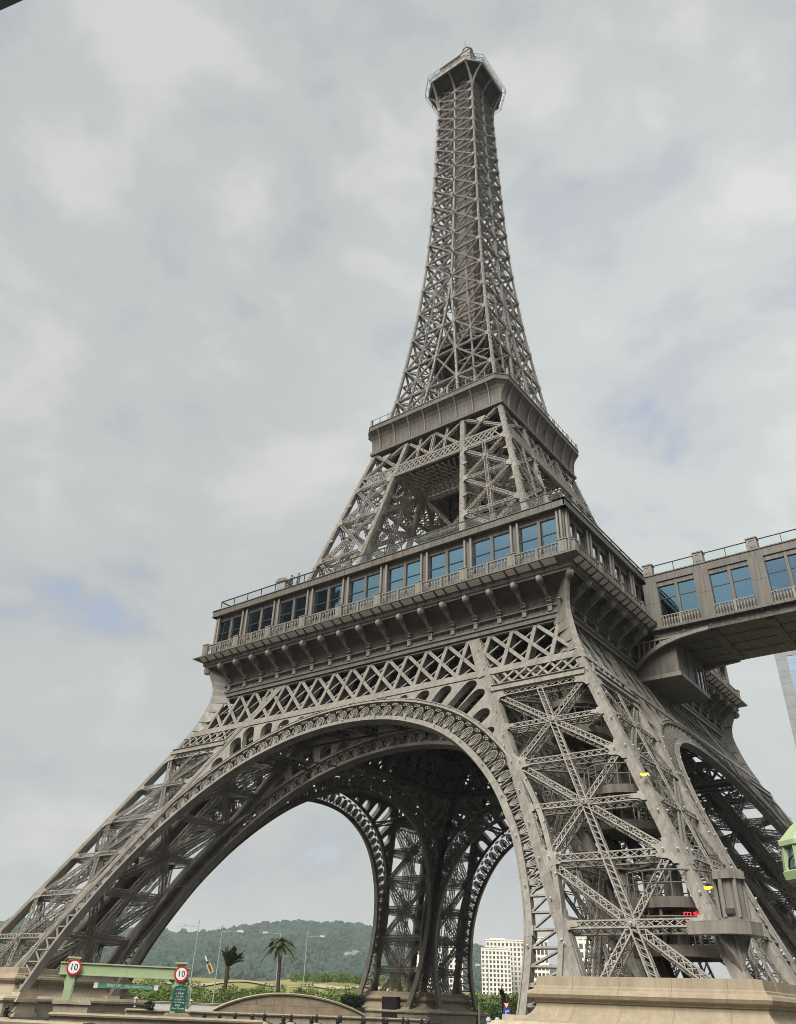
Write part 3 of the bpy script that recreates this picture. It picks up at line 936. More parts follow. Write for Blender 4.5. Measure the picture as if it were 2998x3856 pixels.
for k in (0, 1, 2, 3):
    gallery_wall(k)
    t = k * HALF
    if k > 1: continue
    for i in range(9):
        if k == 1 and i in (3, 4): continue               # bridge mouth
        x = (BND[i] + BND[i + 1]) / 2
        if win_f is None:
            mb = MB()
            for s_ in (-1, 1):
                cx_ = s_ * 0.875; a, b = cx_ - .78, cx_ + .78
                for p in ((a, a + .035, 30.0, 32.66), (b - .035, b, 30.0, 32.66)):
                    mb.box(p[0], p[1], -17.90, -17.78, p[2], p[3])
                mb.box(a + .05, b - .05, -17.90, -17.78, 32.60, 32.66)
                mb.box(a + .05, b - .05, -17.90, -17.80, 31.42, 31.49)
            win_f = mb.build('window', M['dark'], TOWER); o = win_f
            mb = MB()
            for s_ in (-1, 1):
                cx_ = s_ * 0.875
                mb.box(cx_ - .74, cx_ + .74, -17.85, -17.83, 30.0, 32.6)
            win_g = mb.build('pane', M['glass'], win_f)
        else:
            o = copy_of(win_f, TOWER); copy_of(win_g, o)
        sc = 1.0
        o.rotation_euler = (0, 0, t)
        o.location = (x * math.cos(t), x * math.sin(t), 0)
        # balustrade in front of the window
        if bal is None:
            mb = MB()
            L2 = 4.02 / 2
            mb.box(-L2 + .34, L2 - .34, -18.80, -18.66, 30.02, 30.12)
            mb.box(-L2 + .34, L2 - .34, -18.79, -18.67, 29.04, 29.12)
            mb.box(-.10, .10, -18.81, -18.66, 29.04, 30.12)
            for s_ in (-1, 1):
                for q in range(5):
                    c = s_ * (.30 + q * .29)
                    mb.lathe([(.04, 29.1), (.06, 29.16), (.032, 29.25), (.035, 29.5), (.075, 29.72), (.08, 29.82), (.045, 29.90), (.055, 29.97), (.055, 30.03)], (c, -18.73, 0), 8)
                    mb.box(c + .08, c + .21, -18.765, -18.70, 29.93, 30.03)
            bal = mb.build('balustrade', M['iron'], TOWER); ob = bal
        else:
            ob = copy_of(bal, TOWER)
        ob.rotation_euler = (0, 0, t); ob.location = (x * math.cos(t), x * math.sin(t), 0)
    for i in range(10):
        if k == 1 and i == 4: continue
        for d in (-.27, .27):
            x = BND[i] + d
            if i == 0: x = -17.82 + (d > 0) * .28
            if i == 9: x = 17.82 - (d < 0) * .28
            if col_ is None:
                mb = MB()
                mb.lathe([(.12, 29.0), (.12, 30.2), (.105, 30.25), (.10, 32.95), (.07, 33.06), (.03, 33.12)], (0, -18.12, 0), 10)
                col_ = mb.build('half_column', M['iron'], TOWER); o = col_
            else:
                o = copy_of(col_, TOWER)
            o.rotation_euler = (0, 0, t); o.location = (x * math.cos(t), x * math.sin(t), 0)
    for i in range(10):                                   # pedestals of the balustrade
        x = min(max(BND[i], -18.2), 18.2)
        if k == 1 and i == 4: continue
        if ped is None:
            mb = MB()
            mb.box(-.32, .32, -18.84, -18.62, 29.04, 30.18); mb.box(-.36, .36, -18.88, -18.58, 30.18, 30.25); mb.box(-.2, .2, -18.865, -18.84, 29.25, 30.0)
            ped = mb.build('balustrade_post', M['iron'], TOWER); o = ped
        else: o = copy_of(ped, TOWER)
        o.rotation_euler = (0, 0, t); o.location = (x * math.cos(t), x * math.sin(t), 0)
# glass railing round the terrace
for k in range(4):
    mb = MB(); t = k * HALF
    mb.bar((-17.95, -17.9, 34.86), (17.95, -17.9, 34.86), .09, .08)
    mb.box(-17.9, 17.9, -17.93, -17.87, 33.8, 33.86)
    for q in range(21):
        x = -17.9 + q * 35.8 / 20
        mb.box(x - .025, x + .025, -17.93, -17.87, 33.86, 34.82)
    o = mb.build('terrace_railing', M['dark'], TOWER); o.rotation_euler = (0, 0, t)
    mb = MB(); mb.box(-17.86, 17.86, -17.905, -17.895, 33.87, 34.80)
    mb.build('railing_glass', M['rail_glass'], o)

# ---- upper legs between first and second floor
RS2 = 0.46; h2 = RS2 / 2
def gOO(z): return V3(w2(z) - h2, -(w2(z) - h2), z)
def gOI(z): return V3(m2(z) + h2, -(w2(z) - h2), z)
def gIO(z): return V3(w2(z) - h2, -(m2(z) + h2), z)
def gII(z): return V3(m2(z) + h2, -(m2(z) + h2), z)
mb = MB()
for f in (gOO, gOI, gIO, gII):
    rafter(mb, f, [33.6, 39.9, 44.6, 49.0, 54.2], RS2, 1.3)
uleg = mb.build('upper_leg', M['iron'], TOWER)
br, gs = MB(), MB()
Z2 = [35.0, 39.95, 44.7, 48.95]
q2A = (lambda z: V3(m2(z) + RS2, -w2(z), z), lambda z: V3(w2(z) - RS2, -w2(z), z), V3(0, -1, .25))
q2B = (lambda z: V3(w2(z), -m2(z) - RS2, z), lambda z: V3(w2(z), -w2(z) + RS2, z), V3(1, 0, .25))
q2C = (lambda z: V3(m2(z) + RS2, -m2(z), z), lambda z: V3(w2(z) - RS2, -m2(z), z), V3(0, 1, -.25))
q2D = (lambda z: V3(m2(z), -m2(z) - RS2, z), lambda z: V3(m2(z), -w2(z) + RS2, z), V3(-1, 0, -.25))
for a, b, hint in (q2A, q2B, q2C, q2D):
    leg_face(br, gs, a, b, Z2, hint, wd=0.36, dp=0.4, dg=0.34, vert=0.34, cross_h=False, gz=0.42, chord=0.06, lace=0.038)
    # crossed pieces between the girder and the second floor
    n = nrm(np.cross(b(51) - a(51), a(53) - a(51)));  n = n if np.dot(n, hint) > 0 else -n
    lat(br, a(50.7), b(53.9), n, 0.32, 0.35, 0.075, 0.045); lat(br, b(50.7) - n * .03, a(53.9) - n * .03, n, 0.32, 0.35, 0.075, 0.045)
    c_ = (a(52.5) + b(52.5)) / 2
    ii = nrm(b(52.5) - a(52.5)); rr_ = nrm(a(53) - a(51))
    gs.plate([c_ + n * .06 + ii * x * .5 + rr_ * y * .5 for x, y in ((-1, 1.3), (-1, .9), (-.6, .2), (-.3, -.6), (.3, -.6), (.6, .2), (1, .9), (1, 1.3))], n, .04)
for z in (39.95, 44.7, 48.95):
    for c0, c1 in ((gOO, gII), (gOI, gIO)):
        lat(br, c0(z) - V3(0, 0, .2), c1(z) - V3(0, 0, .2), V3(0, 0, -1), 0.25, 0.25, 0.06, 0.045)
br.add(np.vstack(gs.V), gs.F)
ub = br.build('bracing', M['iron'], uleg)
for k in (1, 2, 3):
    o = copy_of(uleg, TOWER, rz=k * HALF); copy_of(ub, o)
# lattice girder round the tower at 49-50.6 m, outer and inner plane
def girder(wf, lim, name, z0=49.1, z1=50.5):
    mb = MB()
    P = lambda x, z, o=0.0: V3(x, -wf(z) - o, z)
    X = lim(z0)
    for z in (z0, z1):
        mb.bar(P(-X, z), P(X, z), 0.12, 0.20, (0, 0, 1)); mb.bar(P(-X, z, -.15), P(X, z, -.15), 0.32, 0.05, (0, 0, 1))
    A_, B_ = [], []
    k = int(2 * X / 0.62)
    for q in range(k):
        x = -X + .3 + q * (2 * X - .6) / k
        for d in (-1.0, 1.0):
            if abs(x + d) < X:
                A_.append(P(x, z1 - .05, -.05 if d < 0 else 0)); B_.append(P(x + d, z0 + .05, -.05 if d < 0 else 0))
    mb.bars(A_, B_, 0.05, 0.15, (0.2, 0, 1))
    o = mb.build(name, M['iron'], TOWER)
    for k in (1, 2, 3): copy_of(o, TOWER, rz=k * HALF)
girder(w2, lambda z: w2(z) - .4, 'upper_girder')
girder(m2, lambda z: w2(z) - .4, 'inner_girder')
mb = MB()
for s_ in (-1, 1):                                        # level lattice of the girders, seen from below
    for k in range(2):
        t = k * HALF; ca, sa = math.cos(t), math.sin(t)
        rot = lambda x, y, z: V3(x * ca - y * sa, x * sa + y * ca, z)
        for q in np.arange(-3.2, 3.3, .62):
            for d in (-2.0, 2.0):
                mb.bar(rot(s_ * 4.2, q, 49.15), rot(s_ * 8.6, q + d, 49.15), .16, .04)
        lat(mb, rot(s_ * 4.0, -8.5, 49.0), rot(s_ * 4.0, 8.5, 49.0), rot(s_, 0, 0), .5, .4, .12, .06)
        for a, b in (((-8, s_ * 2.2, 53.6), (8, s_ * 2.2, 53.6)),):
            lat(mb, rot(*a), rot(*b), rot(0, -1, 0), 1.0, .3, .12, .07)
for k in range(4):
    t = k * HALF; ca, sa = round(math.cos(t)), round(math.sin(t))
    rot = lambda x, y, z: V3(x * ca - y * sa, x * sa + y * ca, z)
    for pl in (w2, m2):
        P = lambda x, z: rot(x, -pl(z) + .1, z)
        nn = rot(0, -1, .25)
        for a, b in ((-3.4, 0), (0, 3.4)):
            lat(mb, P(a, 50.7), P(b, 53.9), nn, .3, .3, .07, .045); lat(mb, P(b, 50.7), P(a, 53.9), nn, .3, .3, .07, .045)
            lat(mb, P((a + b) / 2, 50.7), P((a + b) / 2, 53.9), nn, .26, .3, .07, .045)
        lat(mb, P(0, 50.6), P(0, 53.9), nn, .34, .3, .08, .045)
    for q in range(5):                                     # wind bracing across the inside
        z0_, z1_ = 36 + q * 2.6, 36 + q * 2.6 + 2.4
        mb.bar(rot(m2(z0_), -w2(z0_) + .5, z0_), rot(w2(z1_) - .5, -m2(z1_), z1_), .10, .10)
        mb.bar(rot(w2(z0_) - .5, -m2(z0_), z0_), rot(m2(z1_), -w2(z1_) + .5, z1_), .10, .10)
        mb.bar(rot(m2(z0_), -m2(z0_), z0_), rot(w2(z1_) - .5, -w2(z1_) + .5, z1_), .10, .10)
    lat(mb, rot(-m2(44), -m2(44), 44), rot(m2(44), -m2(44), 44), rot(0, -1, 0), .5, .4, .1, .06)
    lat(mb, rot(-m2(49), -m2(49), 49), rot(0, -m2(44), 44), rot(0, -1, 0), .35, .3, .09, .05)
    lat(mb, rot(m2(49), -m2(49), 49), rot(0, -m2(44), 44), rot(0, -1, 0), .35, .3, .09, .05)
mb.build('second_floor_deck', M['iron'], TOWER)
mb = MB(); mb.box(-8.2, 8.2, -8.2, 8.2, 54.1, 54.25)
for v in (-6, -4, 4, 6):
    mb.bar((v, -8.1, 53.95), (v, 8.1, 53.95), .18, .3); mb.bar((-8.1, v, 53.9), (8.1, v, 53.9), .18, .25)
mb.build('second_floor_soffit', paint('shade_dark_upper_soffit', (0.085, 0.077, 0.066), .6, .15, .8), TOWER)  # shade of the second floor underside put into its colour
# ---- second floor cornice with chamfered top
def octs(hw, ch, z):
    return [(-hw + ch, -hw, z), (hw - ch, -hw, z), (hw, -hw + ch, z), (hw, hw - ch, z), (hw - ch, hw, z), (-hw + ch, hw, z), (-hw, hw - ch, z), (-hw, -hw + ch, z)]
def oct_sweep(mb, rows, cap_b=False, cap_t=False):
    v = []; f = []
    for r in rows: v += octs(*r)
    for i in range(len(rows) - 1):
        for q in range(8):
            q2 = (q + 1) % 8
            f.append((8 * i + q, 8 * i + q2, 8 * i + 8 + q2, 8 * i + 8 + q))
    if cap_b: f.append(tuple(range(7, -1, -1)))
    if cap_t: f.append(tuple(8 * (len(rows) - 1) + q for q in range(8)))
    mb.add(v, f)
mb = MB()
oct_sweep(mb, [(8.0, .02, 54.0), (8.42, .02, 54.0), (8.42, .02, 54.32), (8.28, .02, 54.34), (8.28, .04, 54.9), (8.32, .10, 55.4), (8.42, .28, 55.9), (8.62, .55, 56.35), (8.88, .85, 56.62), (8.98, .95, 56.70), (8.98, .95, 56.78),
               (9.10, 1.05, 56.80), (9.10, 1.05, 57.34), (9.16, 1.08, 57.36), (9.16, 1.08, 57.46), (8.6, 0.9, 57.46)], False, True)
corn2 = mb.build('second_floor_cornice', M['iron_b'], TOWER)
mb = MB()
mb.plate([(0, -8.45, 54.34), (0, -8.50, 55.2), (0, -8.60, 55.7), (0, -8.82, 56.3), (0, -9.08, 56.78), (0, -8.9, 56.78), (0, -8.5, 56.2), (0, -8.3, 55.4), (0, -8.28, 54.34)], (1, 0, 0), 0.12)
rib = None
for k in range(4):
    t = k * HALF
    for x in (-7, -5, -3, -1, 1, 3, 5, 7):
        if rib is None:
            rib = mb.build('rib', M['iron'], corn2); o = rib
        else:
            o = copy_of(rib, corn2)
        o.location = (x * math.cos(t), x * math.sin(t), 0); o.rotation_euler = (0, 0, t)
mb = MB()
pts = octs(8.95, 1.0, 58.35)
mb.tube(np.array(pts), 0.03, 6, True)
for k in range(8):
    a, b = np.array(octs(8.95, 1.0, 57.4)[k]), np.array(octs(8.95, 1.0, 57.4)[(k + 1) % 8])
    n_ = max(1, int(np.linalg.norm(b - a) / 1.1))
    for q in range(n_):
        p = a + (b - a) * q / n_
        mb.bar(p, p + V3(0, 0, 1.0), .08 if q % 3 else .22, .08 if q % 3 else .22, (1, 0, 0))
mb.build('second_floor_railing', M['iron'], TOWER)

# ---- the shaft
ZS = [57.4, 61.95, 66.9, 72.04, 76.65, 81.07, 85.92, 89.9, 94.17, 97.97, 101.6, 104.95, 108.3, 111.3, 113.9, 116.8, 119.4, 121.8, 124.1, 126.6]
def sOO(z): return V3(w3(z) - .16, -(w3(z) - .16), z)
mbc, mbm, mbi = MB(), MB(), MB()
for z0, z1 in zip(ZS[:-1], ZS[1:]):
    sz = 0.27 if z0 < 80 else 0.22
    mbc.bar(sOO(z0), sOO(z1), sz, sz, (0, 1, 0))
    mbc.bar(sOO(z0), sOO(z1), sz * .4, sz + .07, (0, 1, 0)); mbc.bar(sOO(z0), sOO(z1), sz + .07, sz * .4, (0, 1, 0))
    for s_ in ((-1, 1) if m3(z0) > 0.01 else (1,)):
        f = lambda z: V3(s_ * m3(z), -w3(z) + .14, z)
        mbm.bar(f(z0), f(z1), sz * (.9 if m3(z0) > 0 else 1.2), .28, (0, 1, 0))
        if m3(z0) > 0.3:                                  # inner corner rafters
            g = lambda z: V3(s_ * m3(z), -max(m3(z), .4), z)
            mbm.bar(g(z0), g(z1), .26, .26, (0, 1, 0))
            lat(mbm, f(z0), g(z0), V3(0, 0, -1), .16, .15, .05, .035)
br, gs = MB(), MB()
for qi, (z0, z1) in enumerate(zip(ZS[:-1], ZS[1:])):
    m0, mm1 = m3(z0), m3(z1)
    P = lambda x, z, o=0.0: V3(x, -w3(z) - o, z)
    n = nrm(V3(0, -1, .06))
    ch, lc = (.045, .03)
    wdt = 0.20 if z0 < 80 else 0.15
    rows = []
    for s_ in (-1, 1):
        a0, a1 = P(s_ * (m0 + .1), z0), P(s_ * (mm1 + .1), z1)
        b0, b1 = P(s_ * (w3(z0) - .3), z0), P(s_ * (w3(z1) - .3), z1)
        lat(br, a0, b1, n, wdt, .22, ch, lc); lat(br, b0 - n * .03, a1 - n * .03, n, wdt, .22, ch, lc)
        lat(br, a0 + n * .03, b0 + n * .03, n, wdt * 1.25, .22, .065, lc)
        zh = (z0 + z1) / 2; mh = m3(zh)
        lat(br, P(s_ * (mh + .1), zh, -.25), P(s_ * (w3(zh) - .3), zh, -.25), n, .13, .12, .035, .03)
        for za_, zb_2 in ((z0, zh), (zh, z1)):
            br.bar(P(s_ * (m3(za_) + .1), za_, -.55), P(s_ * (w3(zb_2) - .3), zb_2, -.55), .07, .07, n)
            br.bar(P(s_ * (m3(zb_2) + .1), zb_2, -.55), P(s_ * (w3(za_) - .3), za_, -.55), .07, .07, n)
        if z0 < 80:
            ac, bc = (a0 + b0) / 2, (a1 + b1) / 2
            lat(br, ac, bc, n, .18, .18, .05, .04, single=True)
        for c in (a0, b0):
            gs.plate([c + n * .05 + V3(x * .26, 0, y * .32) for x, y in ((-1, -.4), (-.5, -1), (.5, -1), (1, -.4), (1, .4), (.5, 1), (-.5, 1), (-1, .4))], n, .03)
        # inward webs from the face to the core
        if z0 > 60:
            lat(br, P(s_ * (w3(z0) - .3), z0, -.25), V3(s_ * 1.0, -1.0, z0 - 1.0), V3(0, 0, 1), .15, .15, .05, .035)
            lat(br, P(s_ * w3(z0) * .55, z0, -.2), V3(s_ * 0.7, -1.1, z1 - .4), V3(1, 0, 0), .14, .14, .05, .035)
    if m0 > 0.3:
        if m0 > .5: lat(br, P(-m0, z0, .02), P(m0, z0, .02), n, wdt, .22, ch, lc)
        if mm1 > .4:
            lat(br, P(-m0, z0, -.05), P(mm1, z1, -.05), n, .2, .2, ch, lc); lat(br, P(m0, z0, -.1), P(-mm1, z1, -.1), n, .2, .2, ch, lc)
        for s_ in (-1, 1):                               # inner faces of each shaft leg
            Q = lambda x, z: V3(x, -max(m3(z), .4), z)
            lat(br, Q(s_ * m0, z0), Q(s_ * (w3(z1) - .3), z1), n, .2, .2, ch, lc)
            lat(br, Q(s_ * (w3(z0) - .3), z0), Q(s_ * mm1, z1), n, .2, .2, ch, lc)
br.add(np.vstack(gs.V), gs.F)
shaft = br.build('shaft_face', M['iron'], TOWER)
mbc.build('corner_post', M['iron'], shaft); mbm.build('middle_post', M['iron'], shaft)
for k in (1, 2, 3):
    o = copy_of(shaft, TOWER, rz=k * HALF)
    for ch in list(shaft.children): copy_of(ch, o)
# lift core
mb = MB()
z = 54.2
while z < 126:
    mb.box(-1.2, 1.2, -1.2, 1.2, z, z + 1.55)
    mb.box(-1.27, 1.27, -1.27, 1.27, z + 1.57, z + 1.66)
    z += 1.68
for x, y in ((-1.4, -1.4), (1.4, -1.4), (1.4, 1.4), (-1.4, 1.4), (-1.9, -0.4), (-1.9, .4), (1.9, -.4), (1.9, .4), (0, 1.9), (.5, -1.7)):
    mb.bar((x, y, 54.2), (x, y, 126), .13, .13, (1, 0, 0))
mb.build('lift_core', M['core'], TOWER)
mb = MB()
oct_sweep(mb, [(4.6, 1.2, 69.2), (4.6, 1.2, 69.55)], True, True)
for v in (-3, -1.5, 0, 1.5, 3):
    mb.bar((v, -4.4, 69.05), (v, 4.4, 69.05), .12, .25); mb.bar((-4.4, v, 69.0), (4.4, v, 69.0), .12, .2)
mb.build('mid_platform', M['dark'], TOWER)
mb = MB()
for z in np.arange(34.0, 54, 1.0):
    mb.box(-2.0, 2.0, -2.0, 2.0, z, z + .08)
for x in (-2, -.7, .7, 2):
    for y in (-2, 2):
        mb.bar((x, y, 33.7), (x, y, 54), .2, .2, (1, 0, 0)); mb.bar((y, x, 33.7), (y, x, 54), .2, .2, (1, 0, 0))
mb.box(-1.8, 1.8, -1.8, 1.8, 33.7, 54)
mb.box(-3.3, 3.3, -3.3, 3.3, 50.2, 54.05)
mb.build('lift_cage', M['dark'], TOWER)

# ---- top platform
TZ = 127.2
mb = MB()
oct_sweep(mb, [(5.0, 1.9, TZ), (5.08, 1.93, TZ), (5.08, 1.93, TZ + .42), (4.9, 1.85, TZ + .44)], True, True)
top = mb.build('top_platform', M['iron'], TOWER)
mb = MB()
oct_sweep(mb, [(4.85, 1.82, TZ - .06), (4.85, 1.82, TZ - .02)], True, True)
for v in (-2.4, 0, 2.4):
    mb.bar((v, -4.7, TZ - .16), (v, 4.7, TZ - .16), .16, .2); mb.bar((-4.7, v, TZ - .18), (4.7, v, TZ - .18), .16, .2)
oct_sweep(mb, [(3.2, .3, TZ - 1.2), (4.2, 1.3, TZ - .3)])
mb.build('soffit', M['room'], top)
mb = MB()
def curve_bar(p0, p1, sag, w_, h_, up=(0, 0, 1), k=7):
    p0 = np.asarray(p0, float); p1 = np.asarray(p1, float)
    t = np.linspace(0, 1, k)
    # sets off upright along the shaft and bends out to the rim
    P = [V3(*(p0[:2] + (p1[:2] - p0[:2]) * a ** 2.0), p0[2] + (p1[2] - p0[2]) * (a ** 0.85)) for a in t]
    mb.bars(P[:-1], P[1:], w_, h_, up)
for k in range(4):
    t = k * HALF; ca, sa = math.cos(t), math.sin(t)
    rot = lambda x, y, z: V3(x * ca - y * sa, x * sa + y * ca, z)
    curve_bar(rot(3.12, -3.12, 121.6), rot(3.1, -4.95, TZ - .02), 0, .22, .3, (0.5, 0.5, 0))
    curve_bar(rot(3.12, -3.12, 121.6), rot(4.95, -3.1, TZ - .02), 0, .22, .3, (0.5, 0.5, 0))
    curve_bar(rot(0, -3.15, 123.8), rot(0, -4.95, TZ - .02), 0, .2, .25, (0.5, 0.5, 0))
mb.build('platform_bracket', M['iron'], top)
mb = MB()
for hw, ch, z, r in ((5.02, 1.9, TZ + 1.35, .05), (5.02, 1.9, TZ + .9, .035), (5.55, 2.12, TZ + 1.15, .035), (5.55, 2.12, TZ + .25, .035)):
    mb.tube(np.array(octs(hw, ch, z)), r, 5, True)
for k in range(8):
    a, b = np.array(octs(5.02, 1.9, TZ + .42)[k]), np.array(octs(5.02, 1.9, TZ + .42)[(k + 1) % 8])
    c, d = np.array(octs(5.55, 2.12, TZ + .25)[k]), np.array(octs(5.55, 2.12, TZ + .25)[(k + 1) % 8])
    n_ = 5 if k % 2 == 0 else 2
    for q in range(n_):
        p = a + (b - a) * q / n_; r_ = c + (d - c) * q / n_
        mb.bar(p, p + V3(0, 0, .95), .07, .07, (1, 0, 0))
        mb.bar(r_, r_ + V3(0, 0, .9), .05, .05, (1, 0, 0))
        mb.bar(p, r_, .05, .05)
        p2 = a + (b - a) * (q + .5) / n_; ow = nrm(V3(p2[0], p2[1], 0))
        e_ = nrm(b - a)
        mb.tube([p2 + e_ * .28 * math.cos(t) + V3(0, 0, .2 + .95 * math.sin(t)) + ow * .25 * math.sin(t) for t in np.linspace(0, math.pi, 7)], .045, 5)
mb.build('platform_railing', M['iron'], top)
mb = MB()
mb.box(-2.9, 1.4, -2.6, 2.6, TZ + .44, TZ + 7.0)
mb.box(-3.1, 1.6, -2.8, 2.8, TZ + 7.0, TZ + 7.3)
for x in (-2.2, -1.1, 0, .9): mb.box(x - .35, x + .35, -2.64, -2.6, TZ + 5.2, TZ + 6.5)
mb.box(-2.0, .6, -1.9, 1.9, TZ + 7.3, TZ + 8.3)
mb.box(1.0, 2.8, -3.0, -1.2, TZ + .44, TZ + 6.6)
mb.box(.9, 2.9, -3.1, -1.1, TZ + 6.6, TZ + 6.8)
for q in (-2.9, -2.1, -1.3): mb.box(2.8, 2.86, q - .1, q + .1, TZ + .44, TZ + 6.6)
mb.lathe([(.85, TZ + 6.8), (.85, TZ + 7.7), (.95, TZ + 7.75), (.85, TZ + 8.2), (.55, TZ + 8.7), (.15, TZ + 8.95), (.06, TZ + 9.0), (.05, TZ + 9.6)], (1.9, -2.1, 0), 14)
for q in range(9):
    t = math.pi * q / 8
    mb.bar((-4.2 + .9 * math.cos(t), -2.0, TZ + .5 + 4.2 * math.sin(t)), (-4.2 + .9 * math.cos(t + .39), -2.0, TZ + .5 + 4.2 * math.sin(t + .39)), .1, .1)
    mb.bar((-4.2 + .9 * math.cos(t), -2.0, TZ + .5 + 4.2 * math.sin(t)), (-4.2, -2.0, TZ + 1.6), .05, .05)
cab = mb.build('top_cabin', M['iron'], TOWER)
mb = MB()
mb.lathe([(.75, TZ + 3.8), (.7, TZ + 6.5), (.5, TZ + 7.2), (.35, TZ + 7.4), (.30, TZ + 12.4), (.12, TZ + 12.6), (.08, 144.6)], (0, 0.35, 0), 8)
mb.box(-.75, -.3, 0.1, .5, TZ + 12.0, TZ + 13.0); mb.box(-.5, .5, .3, .4, TZ + 11.6, TZ + 11.75)
for z in (TZ + 8.5, TZ + 10, TZ + 11.2): mb.box(-.42, .42, -.1, .8, z, z + .12)
mb.build('antenna', M['iron'], TOWER)

# ---- inside the legs: lift tubes and round stair towers
mb = MB()
for dx in (-.55, .5):
    p0, p1 = V3(w1(2.5) - 4.1 + dx, -w1(2.5) + 4.1 + dx * .9, 2.5), V3(w1(25.5) - 4.1 + dx, -w1(25.5) + 4.1 + dx * .9, 25.5)
    mb.tube([p0, p1], .33, 10)
    for t in np.arange(.05, 1, .09):
        c = p0 + (p1 - p0) * t; mb.tube([c, c + (p1 - p0) * .006], .39, 10)
mb.bar(V3(w1(2.5) - 4.6, -w1(2.5) + 4.6, 2.5), V3(w1(25.5) - 4.6, -w1(25.5) + 4.6, 25.5), .5, .3, (1, 1, 0))
tubes = mb.build('lift_tubes', M['iron_b'], TOWER)
for k in (1, 2, 3): copy_of(tubes, TOWER, rz=k * HALF)
def drum(name, c, R, zb, hgt, levels):
    mb = MB()
    for q in range(levels):
        z = zb + q * hgt / levels
        mb.lathe([(R - .9, z + .1), (R, z), (R + .06, z + .02), (R + .06, z + .42), (R, z + .44), (.4, z + .44)], c, 24, cap=False)
        mb.lathe([(.4, z + .10), (R, z + .10)], c, 24, cap=False)
        for a in np.arange(0, 2 * math.pi, 2 * math.pi / 20):
            p = V3(c[0] + R * math.cos(a), c[1] + R * math.sin(a), z + .42)
            mb.bar(p, p + V3(0, 0, 1.05), .05, .05, (1, 0, 0))
        for a in (np.arange(0, 2 * math.pi, 2 * math.pi / 8) if q < levels - 1 else ()):
            p = V3(c[0] + (R - .12) * math.cos(a), c[1] + (R - .12) * math.sin(a), z + .42)
            mb.bar(p, p + V3(0, 0, hgt / levels), .12, .12, (1, 0, 0))
        ring = [(c[0] + R * math.cos(a), c[1] + R * math.sin(a), z + 1.48) for a in np.linspace(0, 2 * math.pi, 25)[:-1]]
        mb.tube(np.array(ring), .045, 5, True)
        mb.tube(np.array(ring) - V3(0, 0, .5), .03, 5, True)
        for q2 in range(12 if q < levels - 1 else 0):                              # winding treads
            a = q2 * .52; zz = z + .5 + q2 * hgt / levels / 12
            p0_ = V3(c[0] + .4 * math.cos(a), c[1] + .4 * math.sin(a), zz); p1_ = V3(c[0] + (R - .3) * math.cos(a), c[1] + (R - .3) * math.sin(a), zz)
            mb.bar(p0_, p1_, .5, .06)
    mb.lathe([(.42, zb), (.42, zb + hgt)], c, 12)
    return mb.build(name, M['iron_b'], TOWER)
for c, R, zb, hg, lv in (((24.4, -24.4, 0), 2.0, 4.8, 3.6, 2), ((21.3, -21.3, 0), 1.9, 10.5, 3.4, 2), ((17.6, -17.6, 0), 1.75, 16.8, 3.4, 2)):
    o = drum('stair_tower', c, R, zb, hg, lv)
    if c[0] < 24: copy_of(o, TOWER, rz=3 * HALF)
mb = MB(); mb.box(-.19, .19, -.07, .07, -.03, .04); mb.plate([(-.19, -.08, -.03), (.19, -.08, -.03), (.11, -.09, -.10), (-.11, -.09, -.10)], (0, -1, 0), .07)
lampm = mb.build('bulkhead_lamp', M['yellow'], TOWER)
lampm.location = (23.6, -23.9, 12.75)
o = copy_of(lampm, TOWER, (26.4, -25.95, 7.35))
# red lit characters on the stair tower rail
for tx, p, sz in (('\u5df4\u9ece', (25.6, -25.9, 6.25), .42), ('\u9910', (26.55, -26.35, 5.5), .38), ('\u5385', (26.95, -26.75, 4.95), .5)):
    o = text_mesh(tx, sz, .03, M['red'], 'red_sign', parent=TOWER)
    o.location = p; o.rotation_euler = (HALF, 0, R_(28))

# ---- lantern box on the corner shelf of the near leg
FL = thing('lantern_bracket', 'boxy grey lantern on a curved shelf at the corner of the near leg', 'lantern', (0, 0, 0))
mb = MB()
c0 = V3(28.0, -28.0, 0)
for k, (r, z0, z1) in enumerate(((1.45, 5.45, 5.85),)):
    pts = [c0 + V3(-1.9, -.35, 5.45), c0 + V3(-.9, -.62, 5.45), c0 + V3(-.1, -.55, 5.45), c0 + V3(.45, -.1, 5.45), c0 + V3(.62, .9, 5.45), c0 + V3(.35, 1.9, 5.45), c0 + V3(-1.2, 1.0, 5.45), c0 + V3(-1.2, .4, 5.45)]
    mb.plate([p + V3(0, 0, .2) for p in pts], (0, 0, 1), .42)
    mb.plate([p * V3(1, 1, 1) + V3(0, 0, .43) for p in pts], (0, 0, 1), .03)
mb.build('shelf', M['iron'], FL)
mb = MB()
c1 = V3(27.85, -27.85, 0)
def hexbox(r, z0, z1, r1=None):
    r1 = r1 or r
    mb.lathe([(r, z0), (r1, z1)], c1, 6, a0=.35, a1=.35 + 2 * math.pi)
hexbox(.62, 5.9, 6.0); hexbox(.50, 6.0, 7.35); hexbox(.68, 7.35, 7.62); hexbox(.6, 7.62, 7.70)
for a in range(6):
    t = a * math.pi / 3 + .35
    p = c1 + V3(.52 * math.sin(t), .52 * math.cos(t), 0)
    mb.bar(p + V3(0, 0, 6.0), p + V3(0, 0, 7.4), .13, .13, (1, 0, 0))
mb.build('lantern_body', M['iron'], FL)
mb = MB(); mb.box(27.70, 28.05, -28.42, -28.36, 6.12, 6.30)
mb.build('slot', M['dark'], FL)
mb = MB()
